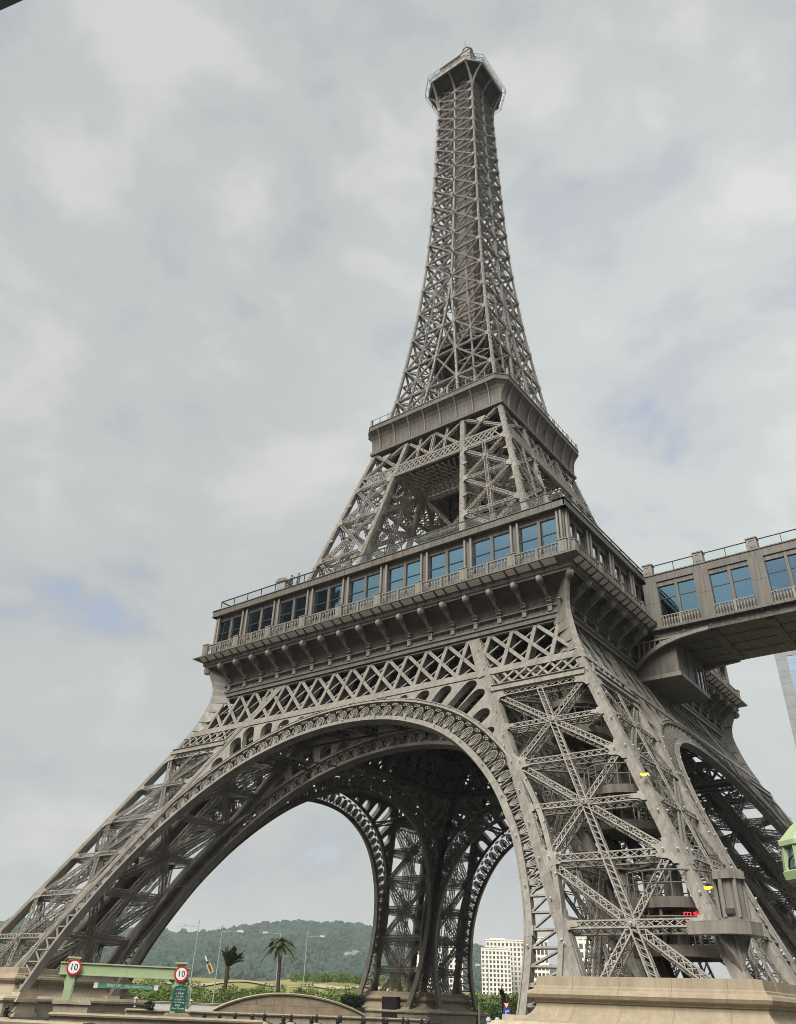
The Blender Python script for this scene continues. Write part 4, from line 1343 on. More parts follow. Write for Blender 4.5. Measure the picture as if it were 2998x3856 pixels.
for s_ in (V3(.02, -.1, 0),):
    for dx_, dy_ in ((-1, -.15), (.15, 1), (-.35, .35)):
        e_ = V3(dx_, dy_, 0) * .8
        mb.plate([c0 + s_ + V3(-.4, .4, 5.44), c0 + s_ + e_ + V3(0, 0, 5.44), c0 + s_ + e_ * .9 + V3(0, 0, 5.25), c0 + s_ + e_ * .35 + V3(-.1, .1, 4.7), c0 + s_ + V3(-.2, .2, 4.15), c0 + s_ + V3(-.5, .5, 4.15)], np.cross(e_ + V3(.4, -.4, 0), V3(0, 0, 1)) , .12)
mb.build('support', M['iron'], FL)

# ---- globe lights strung along the ironwork
gpos = []
def along(f, z0, z1, step, off):
    L = np.linalg.norm(f(z1) - f(z0)); k = max(1, int(L / step))
    for q in range(k):
        gpos.append(f(z0 + (z1 - z0) * (q + .5) / k) + off)
for k in range(2):
    ca, sa = round(math.cos(k * HALF)), round(math.sin(k * HALF))
    rot = lambda p: V3(p[0] * ca - p[1] * sa, p[0] * sa + p[1] * ca, p[2])
    start = len(gpos)
    for s_ in (-1, 1):
        along(lambda z: V3(s_ * (w1(z) - .15), -w1(z), z), 4.2, 25, 2.3, nA * .2)
        along(lambda z: V3(s_ * (m1(z) + .25), -w1(z), z), 4.2, 25, 2.3, nA * .2)
        along(lambda z: V3(s_ * (w2(z) - .1), -w2(z), z), 34.5, 54, 1.1, V3(0, -.16, 0))
        along(lambda z: V3(s_ * (m2(z) + .2), -w2(z), z), 34.5, 54, 1.1, V3(0, -.16, 0))
        along(lambda z: V3(s_ * (w3(z) + .10), -w3(z) + .1, z), 57.8, 126, .85, V3(0, 0, 0))
        along(lambda z: V3(s_ * (w3(z) - .05), -w3(z) - .1, z), 57.8, 126, .95, V3(0, 0, 0))
        along(lambda z: V3(s_ * max(m3(z), .12), -w3(z) - .08, z), 57.8, 126, .95, V3(0, 0, 0))
        for z0, z1 in zip(ZS[:-1], ZS[1:]):
            gpos.append(V3(s_ * (w3(z0) + m3(z0)) / 2, -w3(z0) - .12, z0)); gpos.append(V3(s_ * (w3(z0) + m3(z0)) / 2, -w3(z0) - .12, (z0 + z1) / 2))
        for z in (5.9, 11.7, 17.2):
            gpos.append(V3(s_ * (w1(z) + m1(z)) / 2, -w1(z), z) + nA * .22)
        for z in (8.96, 14.52):
            gpos.append(V3(s_ * (w1(z) - .8), -w1(z), z) + nA * .22); gpos.append(V3(s_ * (m1(z) + .8), -w1(z), z) + nA * .22)
    for q in range(-8, 9):
        gpos.append(PA(2 * q, 25.45, .2))
    for i in range(i0, i1 + 1, 6):
        gpos.append(PA(*offs(i, BAND), .16)); gpos.append(PA(*offs(i, .2), .14))
    for q in range(start, len(gpos)): gpos[q] = rot(gpos[q])
gpos = np.array(gpos)
dist_ = np.linalg.norm(gpos - np.array(CAMLOC), axis=1)
order = np.argsort(dist_)
mb = MB(); mb.ball((0, 0, 0), .060, 10, 6); mb.bar((0, .04, -.05), (0, .14, -.14), .03, .03)
g0 = None
for i in order[:100]:
    if g0 is None:
        g0 = mb.build('globe_light', M['globe'], TOWER, True); o = g0
    else:
        o = copy_of(g0, TOWER)
    o.location = tuple(gpos[i])
mb = MB()
for i in order[100:]:
    mb.ball(gpos[i], .065 if gpos[i][2] < 30 else .06, 6, 4)
o = mb.build('globe_lights', M['globe'], TOWER, True); o['kind'] = 'stuff'

# ================================================================== PLACE HELPERS
CR = cam.rotation_euler.to_matrix()
def at(u, v, D):
    """the point D metres away over the ground along the sight line that was measured at u, v"""
    d = CR @ Vector(((u - CCX) / CF, -(v - CCY) / CF, -1.0))
    t = D / math.hypot(d.x, d.y)
    return np.array(CAMLOC + d * t)
def head(u, D, z):
    p = at(u, 3800, D); return V3(p[0], p[1], z)

M['asphalt'] = paint('forecourt_paving', (0.040, 0.038, 0.036), 0.9, 0.12, 0.6, 0.2, 0.2, 20)
M['green'] = paint('pale_green_paint', (0.36, 0.44, 0.25), 0.45, 0.06, 2.0)
M['green_d'] = paint('dark_green_board', (0.020, 0.105, 0.072), 0.4, 0.05, 2.0)
M['green_s'] = paint('sign_green', (0.10, 0.27, 0.17), 0.4, 0.05, 2.0)
M['white'] = paint('white_paint', (0.78, 0.77, 0.73), 0.5, 0.04, 2.0)
M['red_p'] = paint('sign_red', (0.50, 0.025, 0.035), 0.4, 0.05, 3.0)
M['black'] = paint('black_paint', (0.02, 0.02, 0.02), 0.4, 0.1, 3.0)
M['blue'] = paint('sign_blue', (0.02, 0.06, 0.42), 0.4, 0.05, 3.0)
M['galv'] = paint('galvanised_steel', (0.33, 0.35, 0.35), 0.45, 0.08, 3.0, 0.4)
M['lampw'] = paint('lamp_housing', (0.52, 0.54, 0.55), 0.4, 0.03, 3.0)
M['tower_w'] = paint('white_render', (0.74, 0.70, 0.62), 0.8, 0.05, 0.08, 0.2)
M['win_d'] = glass_mirror('apartment_glass', (0.36, 0.37, 0.38), (0.5, 0.52, 0.54), 1.5)
M['gtower'] = paint('grey_granite', (0.24, 0.245, 0.25), 0.55, 0.14, 0.25, 0.4)
M['gtglass'] = glass_mirror('sky_coated_glass', (0.62, 0.80, 0.98), (0.8, 0.88, 0.98), 1.5)
M['bark'] = paint('palm_bark', (0.085, 0.058, 0.04), 0.9, 0.3, 6.0, 0.1, 0.5, 12)
M['frond'] = paint('palm_fronds', (0.075, 0.095, 0.038), 0.6, 0.3, 3.0, 0.2)
M['frond_dry'] = paint('dry_fronds', (0.10, 0.07, 0.04), 0.9, 0.3, 3.0, 0.1)
M['shrub'] = paint('shrub_leaves', (0.105, 0.155, 0.035), 0.65, 0.35, 0.35, 0.2)
M['shrub_d'] = paint('hedge_leaves', (0.035, 0.06, 0.022), 0.7, 0.3, 1.0, 0.2)
M['grass'] = paint('dry_grass', (0.24, 0.225, 0.085), 0.9, 0.28, 0.12, 0.1, 0.4, 3)
M['forest'] = paint('forest_leaves', (0.032, 0.062, 0.050), 0.8, 0.42, 0.035, 0.1)
M['soil'] = paint('hill_undergrowth', (0.040, 0.060, 0.035), 0.9, 0.3, 0.03, 0.1)
M['rock'] = paint('bare_rock', (0.22, 0.19, 0.17), 0.9, 0.2, 0.2, 0.1)
M['brick_w'] = paint('rough_facade', (0.55, 0.45, 0.32), 0.9, 0.08, 1.2, 0.2, 0.5, 25)
M['skin'] = paint('skin', (0.42, 0.27, 0.19), 0.6, 0.05, 5)
M['cloth_d'] = paint('dark_clothes', (0.05, 0.055, 0.065), 0.85, 0.15, 5)
M['cloth_w'] = paint('grey_clothes', (0.11, 0.11, 0.115), 0.85, 0.1, 5)

# ================================================================== GROUND AND HILLS
mb = MB(); mb.add([(-3000, -3000, GZ), (3000, -3000, GZ), (3000, 3000, GZ), (-3000, 3000, GZ)], [(0, 1, 2, 3)])
tag(mb.build('ground', M['asphalt']), kind='structure')

def az_of(u):
    p = at(u, 3800, 100.0); return math.atan2(p[1] - CAMLOC.y, p[0] - CAMLOC.x)
def polar(a, D, z):
    return V3(CAMLOC.x + D * math.cos(a), CAMLOC.y + D * math.sin(a), z)
# rising grassland: heights along sight lines measured on the photograph's skyline
us = [-500, 0, 500, 900, 1360, 1800, 2400, 3000]
azs = [az_of(u) for u in us]
gtop = [at(u, v, 260)[2] for u, v in zip(us, (3640, 3655, 3677, 3688, 3705, 3745, 3790, 3820))]
def azlerp(a, vals):
    return float(np.interp(-a, [-q for q in azs], vals))
A0, A1 = azs[0] + .2, azs[-1] - .2
na_, nd_ = 150, 26
v, f = [], []
Ds = np.concatenate([np.linspace(98, 260, 18), np.linspace(300, 900, 8)])
for i in range(na_ + 1):
    a = A0 + (A1 - A0) * i / na_
    for j, D in enumerate(Ds):
        t = min(1, max(0, (D - 104) / 150)); t = t * t * (3 - 2 * t) * .35 + t * .65
        z = GZ - .1 + (azlerp(a, gtop) - GZ) * t + (0.25 * math.sin(a * 90 + D * .1) + .3 * math.sin(a * 41 - D * .07)) * min(1, t * 4) * (D < 270)
        v.append(polar(a, D, z))
for i in range(na_):
    for j in range(len(Ds) - 1):
        k = i * len(Ds) + j
        f.append((k, k + 1, k + len(Ds) + 1, k + len(Ds)))
mb = MB(); mb.add(v, f); fo = mb.build('grass_field', M['grass'], None, True); tag(fo, kind='structure')
mb = MB()                                                 # sandy track along the slope
for u0, u1, dv in ((450, 1500, 0),):
    P = []
    for u in np.linspace(u0, u1, 30):
        a = az_of(u)
        P.append((a, 205 + 6 * math.sin(u / 140.0)))
    vv = []
    for a, D in P:
        for dd in (-5, 5):
            t = (D + dd - 104) / 150; t = t * t * (3 - 2 * t) * .35 + t * .65
            z = GZ - .1 + (azlerp(a, gtop) - GZ) * t + (0.25 * math.sin(a * 90 + (D + dd) * .1) + .3 * math.sin(a * 41 - (D + dd) * .07)) * min(1, t * 4) + .22
            vv.append(polar(a, D + dd, z))
    mb.add(vv, [(2 * i, 2 * i + 1, 2 * i + 3, 2 * i + 2) for i in range(len(P) - 1)])
tag(mb.build('track', paint('sandy_track', (0.36, 0.31, 0.22), 0.9, .1, .5), None, True), kind='structure')

HD = 1500.0
hu = [-700, -200, 20, 250, 480, 700, 820, 940, 1050, 1150, 1250, 1350, 1450, 1560, 1700, 1830, 2000, 2300, 2800, 3400]
hv = [3430, 3445, 3462, 3478, 3505, 3512, 3500, 3478, 3466, 3472, 3476, 3484, 3504, 3528, 3540, 3572, 3600, 3680, 3760, 3830]
haz = [az_of(u) for u in hu]
hz = [at(u, q + 9, HD)[2] for u, q in zip(hu, hv)]
def hill_z(a, D):
    top = float(np.interp(-a, [-q for q in haz], hz))
    t = (D - 800) / (HD - 800)
    if t <= 1: s_ = max(0, t) ** 1.15
    else: s_ = max(0.2, 1 - (t - 1) * 0.8)
    base = 14.0
    gul = 4.0 * math.sin(a * 55 + D * .006) + 3.0 * math.sin(a * 121 + 1.3 + D * .01)
    return base + (top - base) * s_ + gul * min(1, max(0, t * 3)) * max(0, min(1, (1.02 - t) * 4)) - (3 if t < 0.02 else 0)
na_ = 170
Ds = np.linspace(780, 2000, 40)
v, f = [], []
A0, A1 = haz[0], haz[-1]
for i in range(na_ + 1):
    a = A0 + (A1 - A0) * i / na_
    for D in Ds: v.append(polar(a, D, hill_z(a, D)))
for i in range(na_):
    for j in range(len(Ds) - 1):
        k = i * len(Ds) + j
        f.append((k, k + 1, k + len(Ds) + 1, k + len(Ds)))
mb = MB(); mb.add(v, f); tag(mb.build('hill', M['soil'], None, True), kind='structure')

def ico(sub):
    import bmesh
    bm = bmesh.new(); bmesh.ops.create_icosphere(bm, subdivisions=sub, radius=1.0)
    V = np.array([q.co[:] for q in bm.verts]); F = np.array([[q.index for q in t.verts] for t in bm.faces]); bm.free()
    return V, F
IV, IF = ico(2)
protos = []
for q in range(8):
    d = 1 + 0.22 * np.sin(IV @ rng.normal(0, 3.2, (3,)) + rng.uniform(0, 6)) + 0.20 * np.sin(IV @ rng.normal(0, 5.5, (3,)) + rng.uniform(0, 6)) + rng.normal(0, .10, len(IV))
    protos.append(IV * d[:, None])
mb = MB()
for i in range(9500):
    a = rng.uniform(az_of(1990), az_of(-60)); t = rng.uniform(0, 1) ** .8
    D = 830 + (HD + 40 - 830) * t
    z = hill_z(a, D)
    r = rng.uniform(2.8, 5.4) * (1.0 if t < .93 else rng.uniform(.7, 1.25))
    p = polar(a, D, z + r * .35)
    V = protos[rng.integers(8)] * np.array([r, r, r * rng.uniform(.8, 1.15)])
    th = rng.uniform(0, 6.28); c_, s_ = math.cos(th), math.sin(th)
    V = V @ np.array([[c_, -s_, 0], [s_, c_, 0], [0, 0, 1]])
    mb.add(V + p, IF)
tag(mb.build('forest', M['forest']), kind='stuff')
# bare rock showing through the trees
mb = MB()
for q in range(7):
    p = at(1325 + rng.normal(0, 12), 3635 + rng.normal(0, 18), 1080)
    V = protos[q] * np.array([7, 7, 9]); mb.add(V + p, IF)
tag(mb.build('rock_face', M['rock'], None, True), kind='structure')

# ---- leaf masses
def leafmass(mb, c, r, n, ls, squash=.8):
    d = rng.normal(0, 1, (n, 3)); d /= np.linalg.norm(d, axis=1, keepdims=True)
    d *= (rng.uniform(.45, 1.0, (n, 1)) ** .6) * (1 + .25 * np.sin(d[:, :1] * 5 + c[0]) * np.cos(d[:, 1:2] * 4 + c[1]))
    P = np.asarray(c) + d * np.array([r, r, r * squash])
    a = rng.normal(0, 1, (n, 3)); a /= np.linalg.norm(a, axis=1, keepdims=True)
    b = np.cross(a, rng.normal(0, 1, (n, 3))); b /= np.linalg.norm(b, axis=1, keepdims=True)
    s_ = ls * rng.uniform(.6, 1.4, (n, 1))
    V = np.stack([P - a * s_, P + b * s_ * .5, P + a * s_, P - b * s_ * .5], 1).reshape(-1, 3)
    mb.add(V, np.arange(4 * n).reshape(-1, 4))
mb = MB()
for i in range(300):
    u = rng.uniform(380, 1560)
    D = rng.uniform(108, 165)
    thin = .55 + .45 * math.sin(u / 75.0) * math.sin(u / 31.0 + 1)
    if rng.uniform() > thin + .25 or (D > 140 and rng.uniform() > .4): continue
    a = az_of(u); t = (D - 104) / 150; t = t * t * (3 - 2 * t) * .35 + t * .65
    z = GZ + (azlerp(a, gtop) - GZ) * t
    r = rng.uniform(.8, 1.7)
    leafmass(mb, polar(a, D, z + r * .5), r, int(150 * r), .17)
for i in range(70):
    u = rng.uniform(1100, 1560); D = rng.uniform(225, 262); a = az_of(u)
    z = azlerp(a, gtop); r = rng.uniform(1.0, 2.0)
    leafmass(mb, polar(a, D, z + r * .3), r, 130, .26)
tag(mb.build('roadside_shrubs', M['shrub']), kind='stuff')
mb = MB()
for i in range(80):
    u = rng.uniform(1760, 2030); D = rng.uniform(120, 170)
    r = rng.uniform(1.0, 2.0)
    leafmass(mb, at(u, rng.uniform(3772, 3826), D), r, 170, .22)
tag(mb.build('verge_shrubs', M['shrub']), kind='stuff')
mb = MB()
for q in np.linspace(0, 1, 14):
    p0, p1 = at(1305, 3765, 104), at(1352, 3772, 104)
    leafmass(mb, p0 + (p1 - p0) * q + V3(0, 0, rng.uniform(-.2, .2)), .65, 160, .12)
tag(mb.build('hedge', M['shrub_d']), 'clipped dark green hedge left of the far stone plinth', 'hedge')

# ================================================================== PALMS AND STREET LAMPS
def frond(mb, base, dirv, L, droop, n=26, wid=.62):
    dirv = nrm(dirv); side = nrm(np.cross(dirv, V3(0, 0, 1))) if abs(dirv[2]) < .99 else V3(1, 0, 0)
    t = np.linspace(0, 1, n)
    P = base + dirv * (t * L)[:, None] - np.outer(t ** 2.2 * droop * L, V3(0, 0, 1))
    mb.tube(P, np.linspace(.035, .008, n), 4)
    tg_ = np.gradient(P, axis=0); tg_ /= np.linalg.norm(tg_, axis=1, keepdims=True)
    for sg_ in (-1, 1):
        for i in range(2, n):
            for jit in (0, .5):
                w_ = wid * (math.sin(min(1, (t[i] * .95 + .08)) * math.pi) ** .5) * rng.uniform(.8, 1.15)
                p = P[i] - (P[i] - P[i - 1]) * jit
                tip = p + side * sg_ * w_ * .7 + tg_[i] * w_ * .65 - V3(0, 0, w_ * .30)
                q_ = tg_[i] * .035
                mb.add([p - q_ * 1.5, p + q_ * 1.5, tip], [(0, 1, 2)])
def palm(name, label, base, top, fr, lean=0.0):
    T = thing(name, label, 'palm tree', tuple(base))
    top = np.asarray(top) - np.asarray(base)
    mb = MB()
    t = np.linspace(0, 1, 14)
    P = np.outer(t, top) + np.outer(np.sin(t * math.pi) * lean, V3(1, .3, 0))
    r = np.interp(t, [0, .08, .6, .85, .93, 1], [.34, .27, .22, .26, .30, .20])
    mb.tube(P, r, 9)
    for i in range(60):
        tt = i / 60; c = np.array([np.interp(tt, t, P[:, k]) for k in range(3)]); mb.lathe([(np.interp(tt, t, r) + .03, 0), (np.interp(tt, t, r) + .005, .09)], c, 8, cap=False)
    mb.build('trunk', M['bark'], T, True)
    mb = MB()
    for d, L, dr in fr: frond(mb, P[-1] - V3(0, 0, .1), d, L, dr)
    mb.build('crown', M['frond'], T)
    return T, P[-1]
b = head(1042, 130, GZ); c = at(1058, 3552, 130)
rgt = nrm(at(1300, 3700, 130) - at(900, 3695, 130)); fwd = nrm(V3(-rgt[1], rgt[0], 0))
fr = []
for i in range(40):
    a = i * 2.399; el = rng.uniform(-.05, 1.3)
    fr.append((rgt * math.cos(a) + fwd * math.sin(a) + V3(0, 0, el), rng.uniform(2.5, 3.2), rng.uniform(.55, .95)))
palm('palm_tree', 'tall palm with spreading drooping fronds and straight reddish brown trunk', b, c, fr)
b = head(822, 120, GZ); c = at(857, 3640, 120)
fr = []
for i in range(44):
    a = i * 2.399
    fr.append((rgt * (.28 + .48 * math.cos(a)) + fwd * .4 * math.sin(a) + V3(0, 0, rng.uniform(.55, 1.3)), rng.uniform(2.6, 3.6), rng.uniform(.10, .50)))
T2, tp = palm('palm_tree', 'shorter windblown palm with narrow upright fronds above the arched stone wall', b, c, fr, .25)
mb = MB()
for i in range(14):
    frond(mb, tp + V3(0, 0, -.1), rgt * rng.uniform(.1, .35) + V3(0, 0, -1) + fwd * rng.uniform(-.2, .2), rng.uniform(1.0, 1.5), .1, 12, .25)
mb.build('dead_fronds', M['frond_dry'], T2)

def street_lamp(label, base, topz, armdir, arm=1.9, group='roadside street lamps', head_=True):
    T = thing('street_lamp', label, 'street lamp', tuple(base), 0, group)
    H = topz - base[2]
    mb = MB(); mb.lathe([(.10, 0), (.10, .8), (.085, .85), (.045, H)], (0, 0, 0), 8)
    mb.build('pole', M['galv'], T)
    if head_:
        a = np.asarray(armdir) * arm
        mb = MB(); mb.tube([V3(0, 0, H - .75), V3(*a[:2], H - .62)], .035, 6); mb.tube([V3(0, 0, H - .15), V3(*(a[:2] * .55), H - .66)], .02, 5)
        mb.build('arm', M['galv'], T)
        mb = MB(); d = nrm(a)
        p = V3(*a[:2], H - .62)
        mb.add([p - d * .15 + fwd * .16 + V3(0, 0, .12), p + d * .62 + fwd * .2 + V3(0, 0, .14), p + d * .62 - fwd * .2 + V3(0, 0, .14), p - d * .15 - fwd * .16 + V3(0, 0, .12),
                p - d * .15 + fwd * .16 - V3(0, 0, .1), p + d * .66 + fwd * .24 - V3(0, 0, .16), p + d * .66 - fwd * .24 - V3(0, 0, .16), p - d * .15 - fwd * .16 - V3(0, 0, .1)], BOXQ)
        mb.build('lamp_head', M['lampw'], T)
    return T
street_lamp('leftmost tall street lamp, its arm reaching left, behind the green gate', head(703, 115, GZ), at(748, 3465, 115)[2], -rgt)
street_lamp('street lamp with arm to the right, just left of the shorter palm', head(798, 110, GZ), at(850, 3482, 110)[2], rgt)
street_lamp('street lamp whose arm points left, standing beside the taller palm trunk', head(1030, 150, GZ), at(1058, 3498, 150)[2], -rgt, 2.3)
street_lamp('street lamp with arm to the right, right of the taller palm', head(1135, 150, GZ), at(1155, 3507, 150)[2], rgt, 2.2)
street_lamp('thin pole before the pale apartment block, right of the far leg', head(1842, 150, GZ), at(1838, 3618, 150)[2], -rgt, 1.4, 'roadside street lamps')

# ================================================================== STONE PLINTHS
M['door'] = paint('dark_door', (0.018, 0.016, 0.014), 0.6, .2, 2)
def plinth(label, k):
    T = thing('stone_plinth', label, 'plinth', (0, 0, 0), k * HALF, 'stone plinths under the tower legs')
    cxy = (24.1, -24.1)
    hw = 4.52
    pr = [(hw - .35, 3.98), (hw + .02, 3.95), (hw + .06, 3.62), (hw + .12, 3.58), (hw + .14, 3.50), (hw + .30, 3.44), (hw + .36, 3.32), (hw + .30, 3.20), (hw + .14, 3.15), (hw + .12, 3.06), (hw + .06, 3.04)]
    for t in np.linspace(0, 1, 9)[1:]:
        pr.append((hw + .06 + 1.25 * (1 - math.cos(t * math.pi / 2)) , 3.04 - .72 * math.sin(t * math.pi / 2)))
    mb = MB(); mb.sweep_square(pr, shift=cxy); mb.box(cxy[0] - hw + .2, cxy[0] + hw - .2, cxy[1] - hw + .2, cxy[1] + hw - .2, 3.0, 3.9)
    o = mb.build('flared_wall', M['stone'], T, False)
    mb = MB()                                             # open joints between the stones
    for q in (-2.9, -.9, 1.2, 3.3):
        for s_ in range(4):
            ca, sa = round(math.cos(s_ * HALF)), round(math.sin(s_ * HALF))
            P = [(q, -(w_ + .004), z_) for w_, z_ in pr[1:]]
            P = [(cxy[0] + x * ca - y * sa, cxy[1] + x * sa + y * ca, z_) for x, y, z_ in P]
            mb.tube(P, .013, 4)
    q_ = hw + .125; mb.tube([(cxy[0] + a * q_, cxy[1] + b * q_, 3.055) for a, b in ((-1, -1), (1, -1), (1, 1), (-1, 1))], .012, 4, True)
    mb.build('joints', M['stone_d'], T)
    e_ = pr[-1][0]
    base = [(e_, 2.36), (e_ + .12, 2.32), (e_ + .22, 2.2), (e_ + .22, 2.08), (e_ + .12, 1.98), (e_ + .05, 1.96), (e_ + .05, 1.6), (e_ + .03, 1.58), (e_ + .05, 1.56), (e_ + .05, 1.2), (e_ + .05, .5)]
    mb = MB(); mb.sweep_square(base, shift=cxy); mb.sweep_square([(e_ - .3, 2.34), (e_, 2.36)], shift=cxy)
    mb.build('base_course', M['stone_b'], T)
    for (x, y, dx, dy) in ((18.62, -28.85, 0, -1), (28.85, -18.62, 1, 0), (18.62, -21.4, -1, 0), (21.4, -18.62, 0, 1)):                                # stone feet that take the arch springings
        mb = MB(); ax = V3(dx, dy, 0); tx = V3(-dy, dx, 0); c = V3(x, y, 0)
        for (o0, o1, hwd, z0, z1) in ((-1.2, .7, .75, .5, 1.45), (-1.1, .45, .62, 1.45, 2.0), (-1.1, .5, .72, 2.0, 2.22), (-1.0, .3, .55, 2.22, 2.55)):
            p = [c + ax * a_ + tx * b_ for a_, b_ in ((o0, -hwd), (o1, -hwd), (o1, hwd), (o0, hwd))]
            sl = .35 if z1 < 2.1 else .12
            q_ = [c + ax * a_ + tx * b_ for a_, b_ in ((o0, -hwd), (o1 - sl, -hwd), (o1 - sl, hwd), (o0, hwd))]
            mb.add([r_ + V3(0, 0, z0) for r_ in p] + [r_ + V3(0, 0, z1) for r_ in q_], BOXQ)
        mb.build('arch_footing', M['stone_b'], T)
    return T
plinth('large smooth cream plinth with flared sides under the nearest leg', 0)
plinth('stone plinth under the right hand leg beyond the lantern', 1)
pf = plinth('distant plinth with a dark doorway under the far inner leg', 2)
mb = MB(); mb.box(18.0, 18.35, -24.6, -22.7, 1.2, 3.3); mb.box(30, 30.1, -23, -22, 1.2, 1.3)
mb = MB(); mb.box(22.3, 24.3, -18.75, -18.1, 1.2, 3.45)
mb.build('doorway', M['door'], pf)
plinth('weathered plinth behind the green gate under the left leg', 3)

# ================================================================== FORECOURT WALLS, BOLLARDS
def wall_run(name, label, p0, p1, ztop, thick=.5, cop=.10, zb=None, joints=1.4, mat='stone_b'):
    p0 = np.asarray(p0, float)[:2]; p1 = np.asarray(p1, float)[:2]
    L = np.linalg.norm(p1 - p0); d = (p1 - p0) / L
    T = thing(name, label, 'wall', (p0[0], p0[1], zb if zb else GZ - .5), math.atan2(d[1], d[0]))
    H = ztop - (zb if zb else GZ - .5)
    mb = MB()
    n_ = max(1, int(L / joints))
    for q in range(n_):
        mb.box(q * L / n_ + .008, (q + 1) * L / n_ - .008, -thick / 2, thick / 2, 0, H - .16)
    mb.box(.02, L - .02, -thick / 2 + .02, thick / 2 - .02, 0, H - .16)
    mb.build('wall_courses', M[mat], T)
    mb = MB()
    prof_ = [(-thick / 2 - .04, H - .16), (-thick / 2 - cop, H - .12), (-thick / 2 - cop - .02, H - .06), (-thick / 2 - cop + .04, H - .01), (0, H), (thick / 2 + cop - .04, H - .01), (thick / 2 + cop, H - .1), (thick / 2 + .04, H - .16)]
    mb.add([(-.05, y, z) for y, z in prof_] + [(L + .05, y, z) for y, z in prof_], [(i, i + 1, i + 9, i + 8) for i in range(7)] + [(7, 6, 5, 4, 3, 2, 1, 0), tuple(range(8, 16)), (0, 8, 15, 7)])
    mb.build('coping', M['stone'], T)
    return T
pa, pb = at(478, 3797, 58), at(1590, 3836, 64)
wall_run('low_wall', 'long low stone wall with pale coping behind the chained bollards', pa, pb, (pa[2] + pb[2]) / 2)
pa, pb = at(200, 3803, 41), at(985, 3848, 40)
wall_run('low_wall', 'foreground wall with rounded cream coping at the foot of the green gate', pa, pb, (pa[2] + pb[2]) / 2, .6, .14)
pa, pb = at(-120, 3822, 33), at(330, 3858, 31)
wall_run('low_wall', 'nearest cream coping crossing the bottom left corner', pa, pb, (pa[2] + pb[2]) / 2, .6, .14)
pa, pb = at(470, 3790, 92), at(830, 3806, 92)
wall_run('boundary_wall', 'plain white roadside wall under the shrubs behind the green sign board', at(465, 3775, 95), at(900, 3790, 98), at(700, 3774, 95)[2], .3, .02, None, 4.2, 'white')
# low wall whose top sweeps up in an arc
pa, pb = at(790, 3806, 67), at(1385, 3832, 69)
d = nrm(np.append(pb[:2] - pa[:2], 0)); L = np.linalg.norm(pb[:2] - pa[:2])
T = thing('arched_wall', 'brown stone wall with an arched pale coping, long as a bridge parapet', 'wall', (pa[0], pa[1], GZ - .4), math.atan2(d[1], d[0]))
zt_ = at(1060, 3738, 68)[2] - (GZ - .4); ze = (pa[2] + pb[2]) / 2 - (GZ - .4)
xs = np.linspace(0, L, 41)
zs = ze + (zt_ - ze) * (1 - ((xs / L - .46) / np.where(xs / L < .46, .46, .54)) ** 2) ** .85
mb = MB()
zmid = ze + (zt_ - ze) * .38
def strip(x0, x1, z0f, z1f):
    X = np.linspace(x0, x1, 6)
    lo = [(x, z0f(x)) for x in X]; hi = [(x, max(z0f(x) + .01, z1f(x))) for x in X[::-1]]
    mb.plate([(x, 0, z) for x, z in lo + hi], (0, 1, 0), .5)
ztop = lambda x: float(np.interp(x, xs, zs)) - .10
nb = 9
for q in range(nb):
    a, b = L * q / nb + .012, L * (q + 1) / nb - .012
    strip(a, b, lambda x: 0, lambda x: min(zmid - .012, ztop(x)))
    a2, b2 = L * (q + .5) / nb + .012, L * (q + 1.5) / nb - .012
    if ztop((a2 + b2) / 2) > zmid + .05 and b2 < L:
        strip(max(a2, 0), min(b2, L), lambda x: zmid, lambda x: max(zmid + .005, ztop(x)))
mb.plate([(x, 0, z) for x, z in [(0.02, 0), (L - .02, 0)] + [(x, max(.1, z - .14)) for x, z in zip(xs[::-1], zs[::-1])]], (0, 1, 0), .44)
mb.build('wall_courses', M['stone_d'], T)
mb = MB()
vv = []
for x, z in zip(xs, zs): vv += [(x, -.36, z - .14), (x, -.40, z - .05), (x, -.30, z), (x, .3, z), (x, .36, z - .14)]
mb.add(vv, [(5 * i + q, 5 * i + (q + 1) % 5, 5 * i + 5 + (q + 1) % 5, 5 * i + 5 + q) for i in range(40) for q in range(5)])
mb.build('coping', M['stone_b'], T)

def bollard(first, p):
    if first is None:
        T = thing('bollard', 'small stone bollard with black iron finial in the chained rows', 'bollard', (0, 0, 0), 0, 'chained stone bollards')
        mb = MB(); mb.lathe([(.26, -.95), (.26, -.42), (.29, -.40), (.30, -.33), (.20, -.22), (.10, -.20)], (0, 0, 0), 12)
        mb.build('post', M['stone'], T)
        mb = MB(); mb.lathe([(.09, -.21), (.09, -.06), (.12, -.05), (.12, 0.0), (.05, .03), (.09, .08), (.06, .15), (.01, .18)], (0, 0, 0), 10)
        mb.build('finial', M['black'], T)
    else:
        T = copy_tree(first)
    T.location = tuple(p); return T
def chain(p, q, label_):
    p = np.asarray(p); q = np.asarray(q)
    t = np.linspace(0, 1, 15)
    P = p + np.outer(t, q - p); P[:, 2] -= .22 * 4 * t * (1 - t) + .12
    mb = MB()
    for i in range(14):
        mb.bar(P[i], P[i + 1], .055 if i % 2 else .03, .03 if i % 2 else .055)
    return tag(mb.build('chain', M['black']), label_, 'chain', 'chains between the bollards')
bf = None
rows_ = [[(951, 3833, 46), (1068, 3838, 46), (1174, 3841, 46), (1273, 3843, 46), (1370, 3846, 46), (1455, 3849, 46), (1535, 3851, 46), (1613, 3853, 46)],
         [(693, 3827, 53), (771, 3825, 53), (828, 3827, 53), (886, 3827, 53), (996, 3830, 53), (1097, 3833, 53), (1192, 3835, 53), (1282, 3837, 53), (1365, 3841, 53), (1444, 3843, 53), (1518, 3844, 53), (1588, 3847, 53)]]
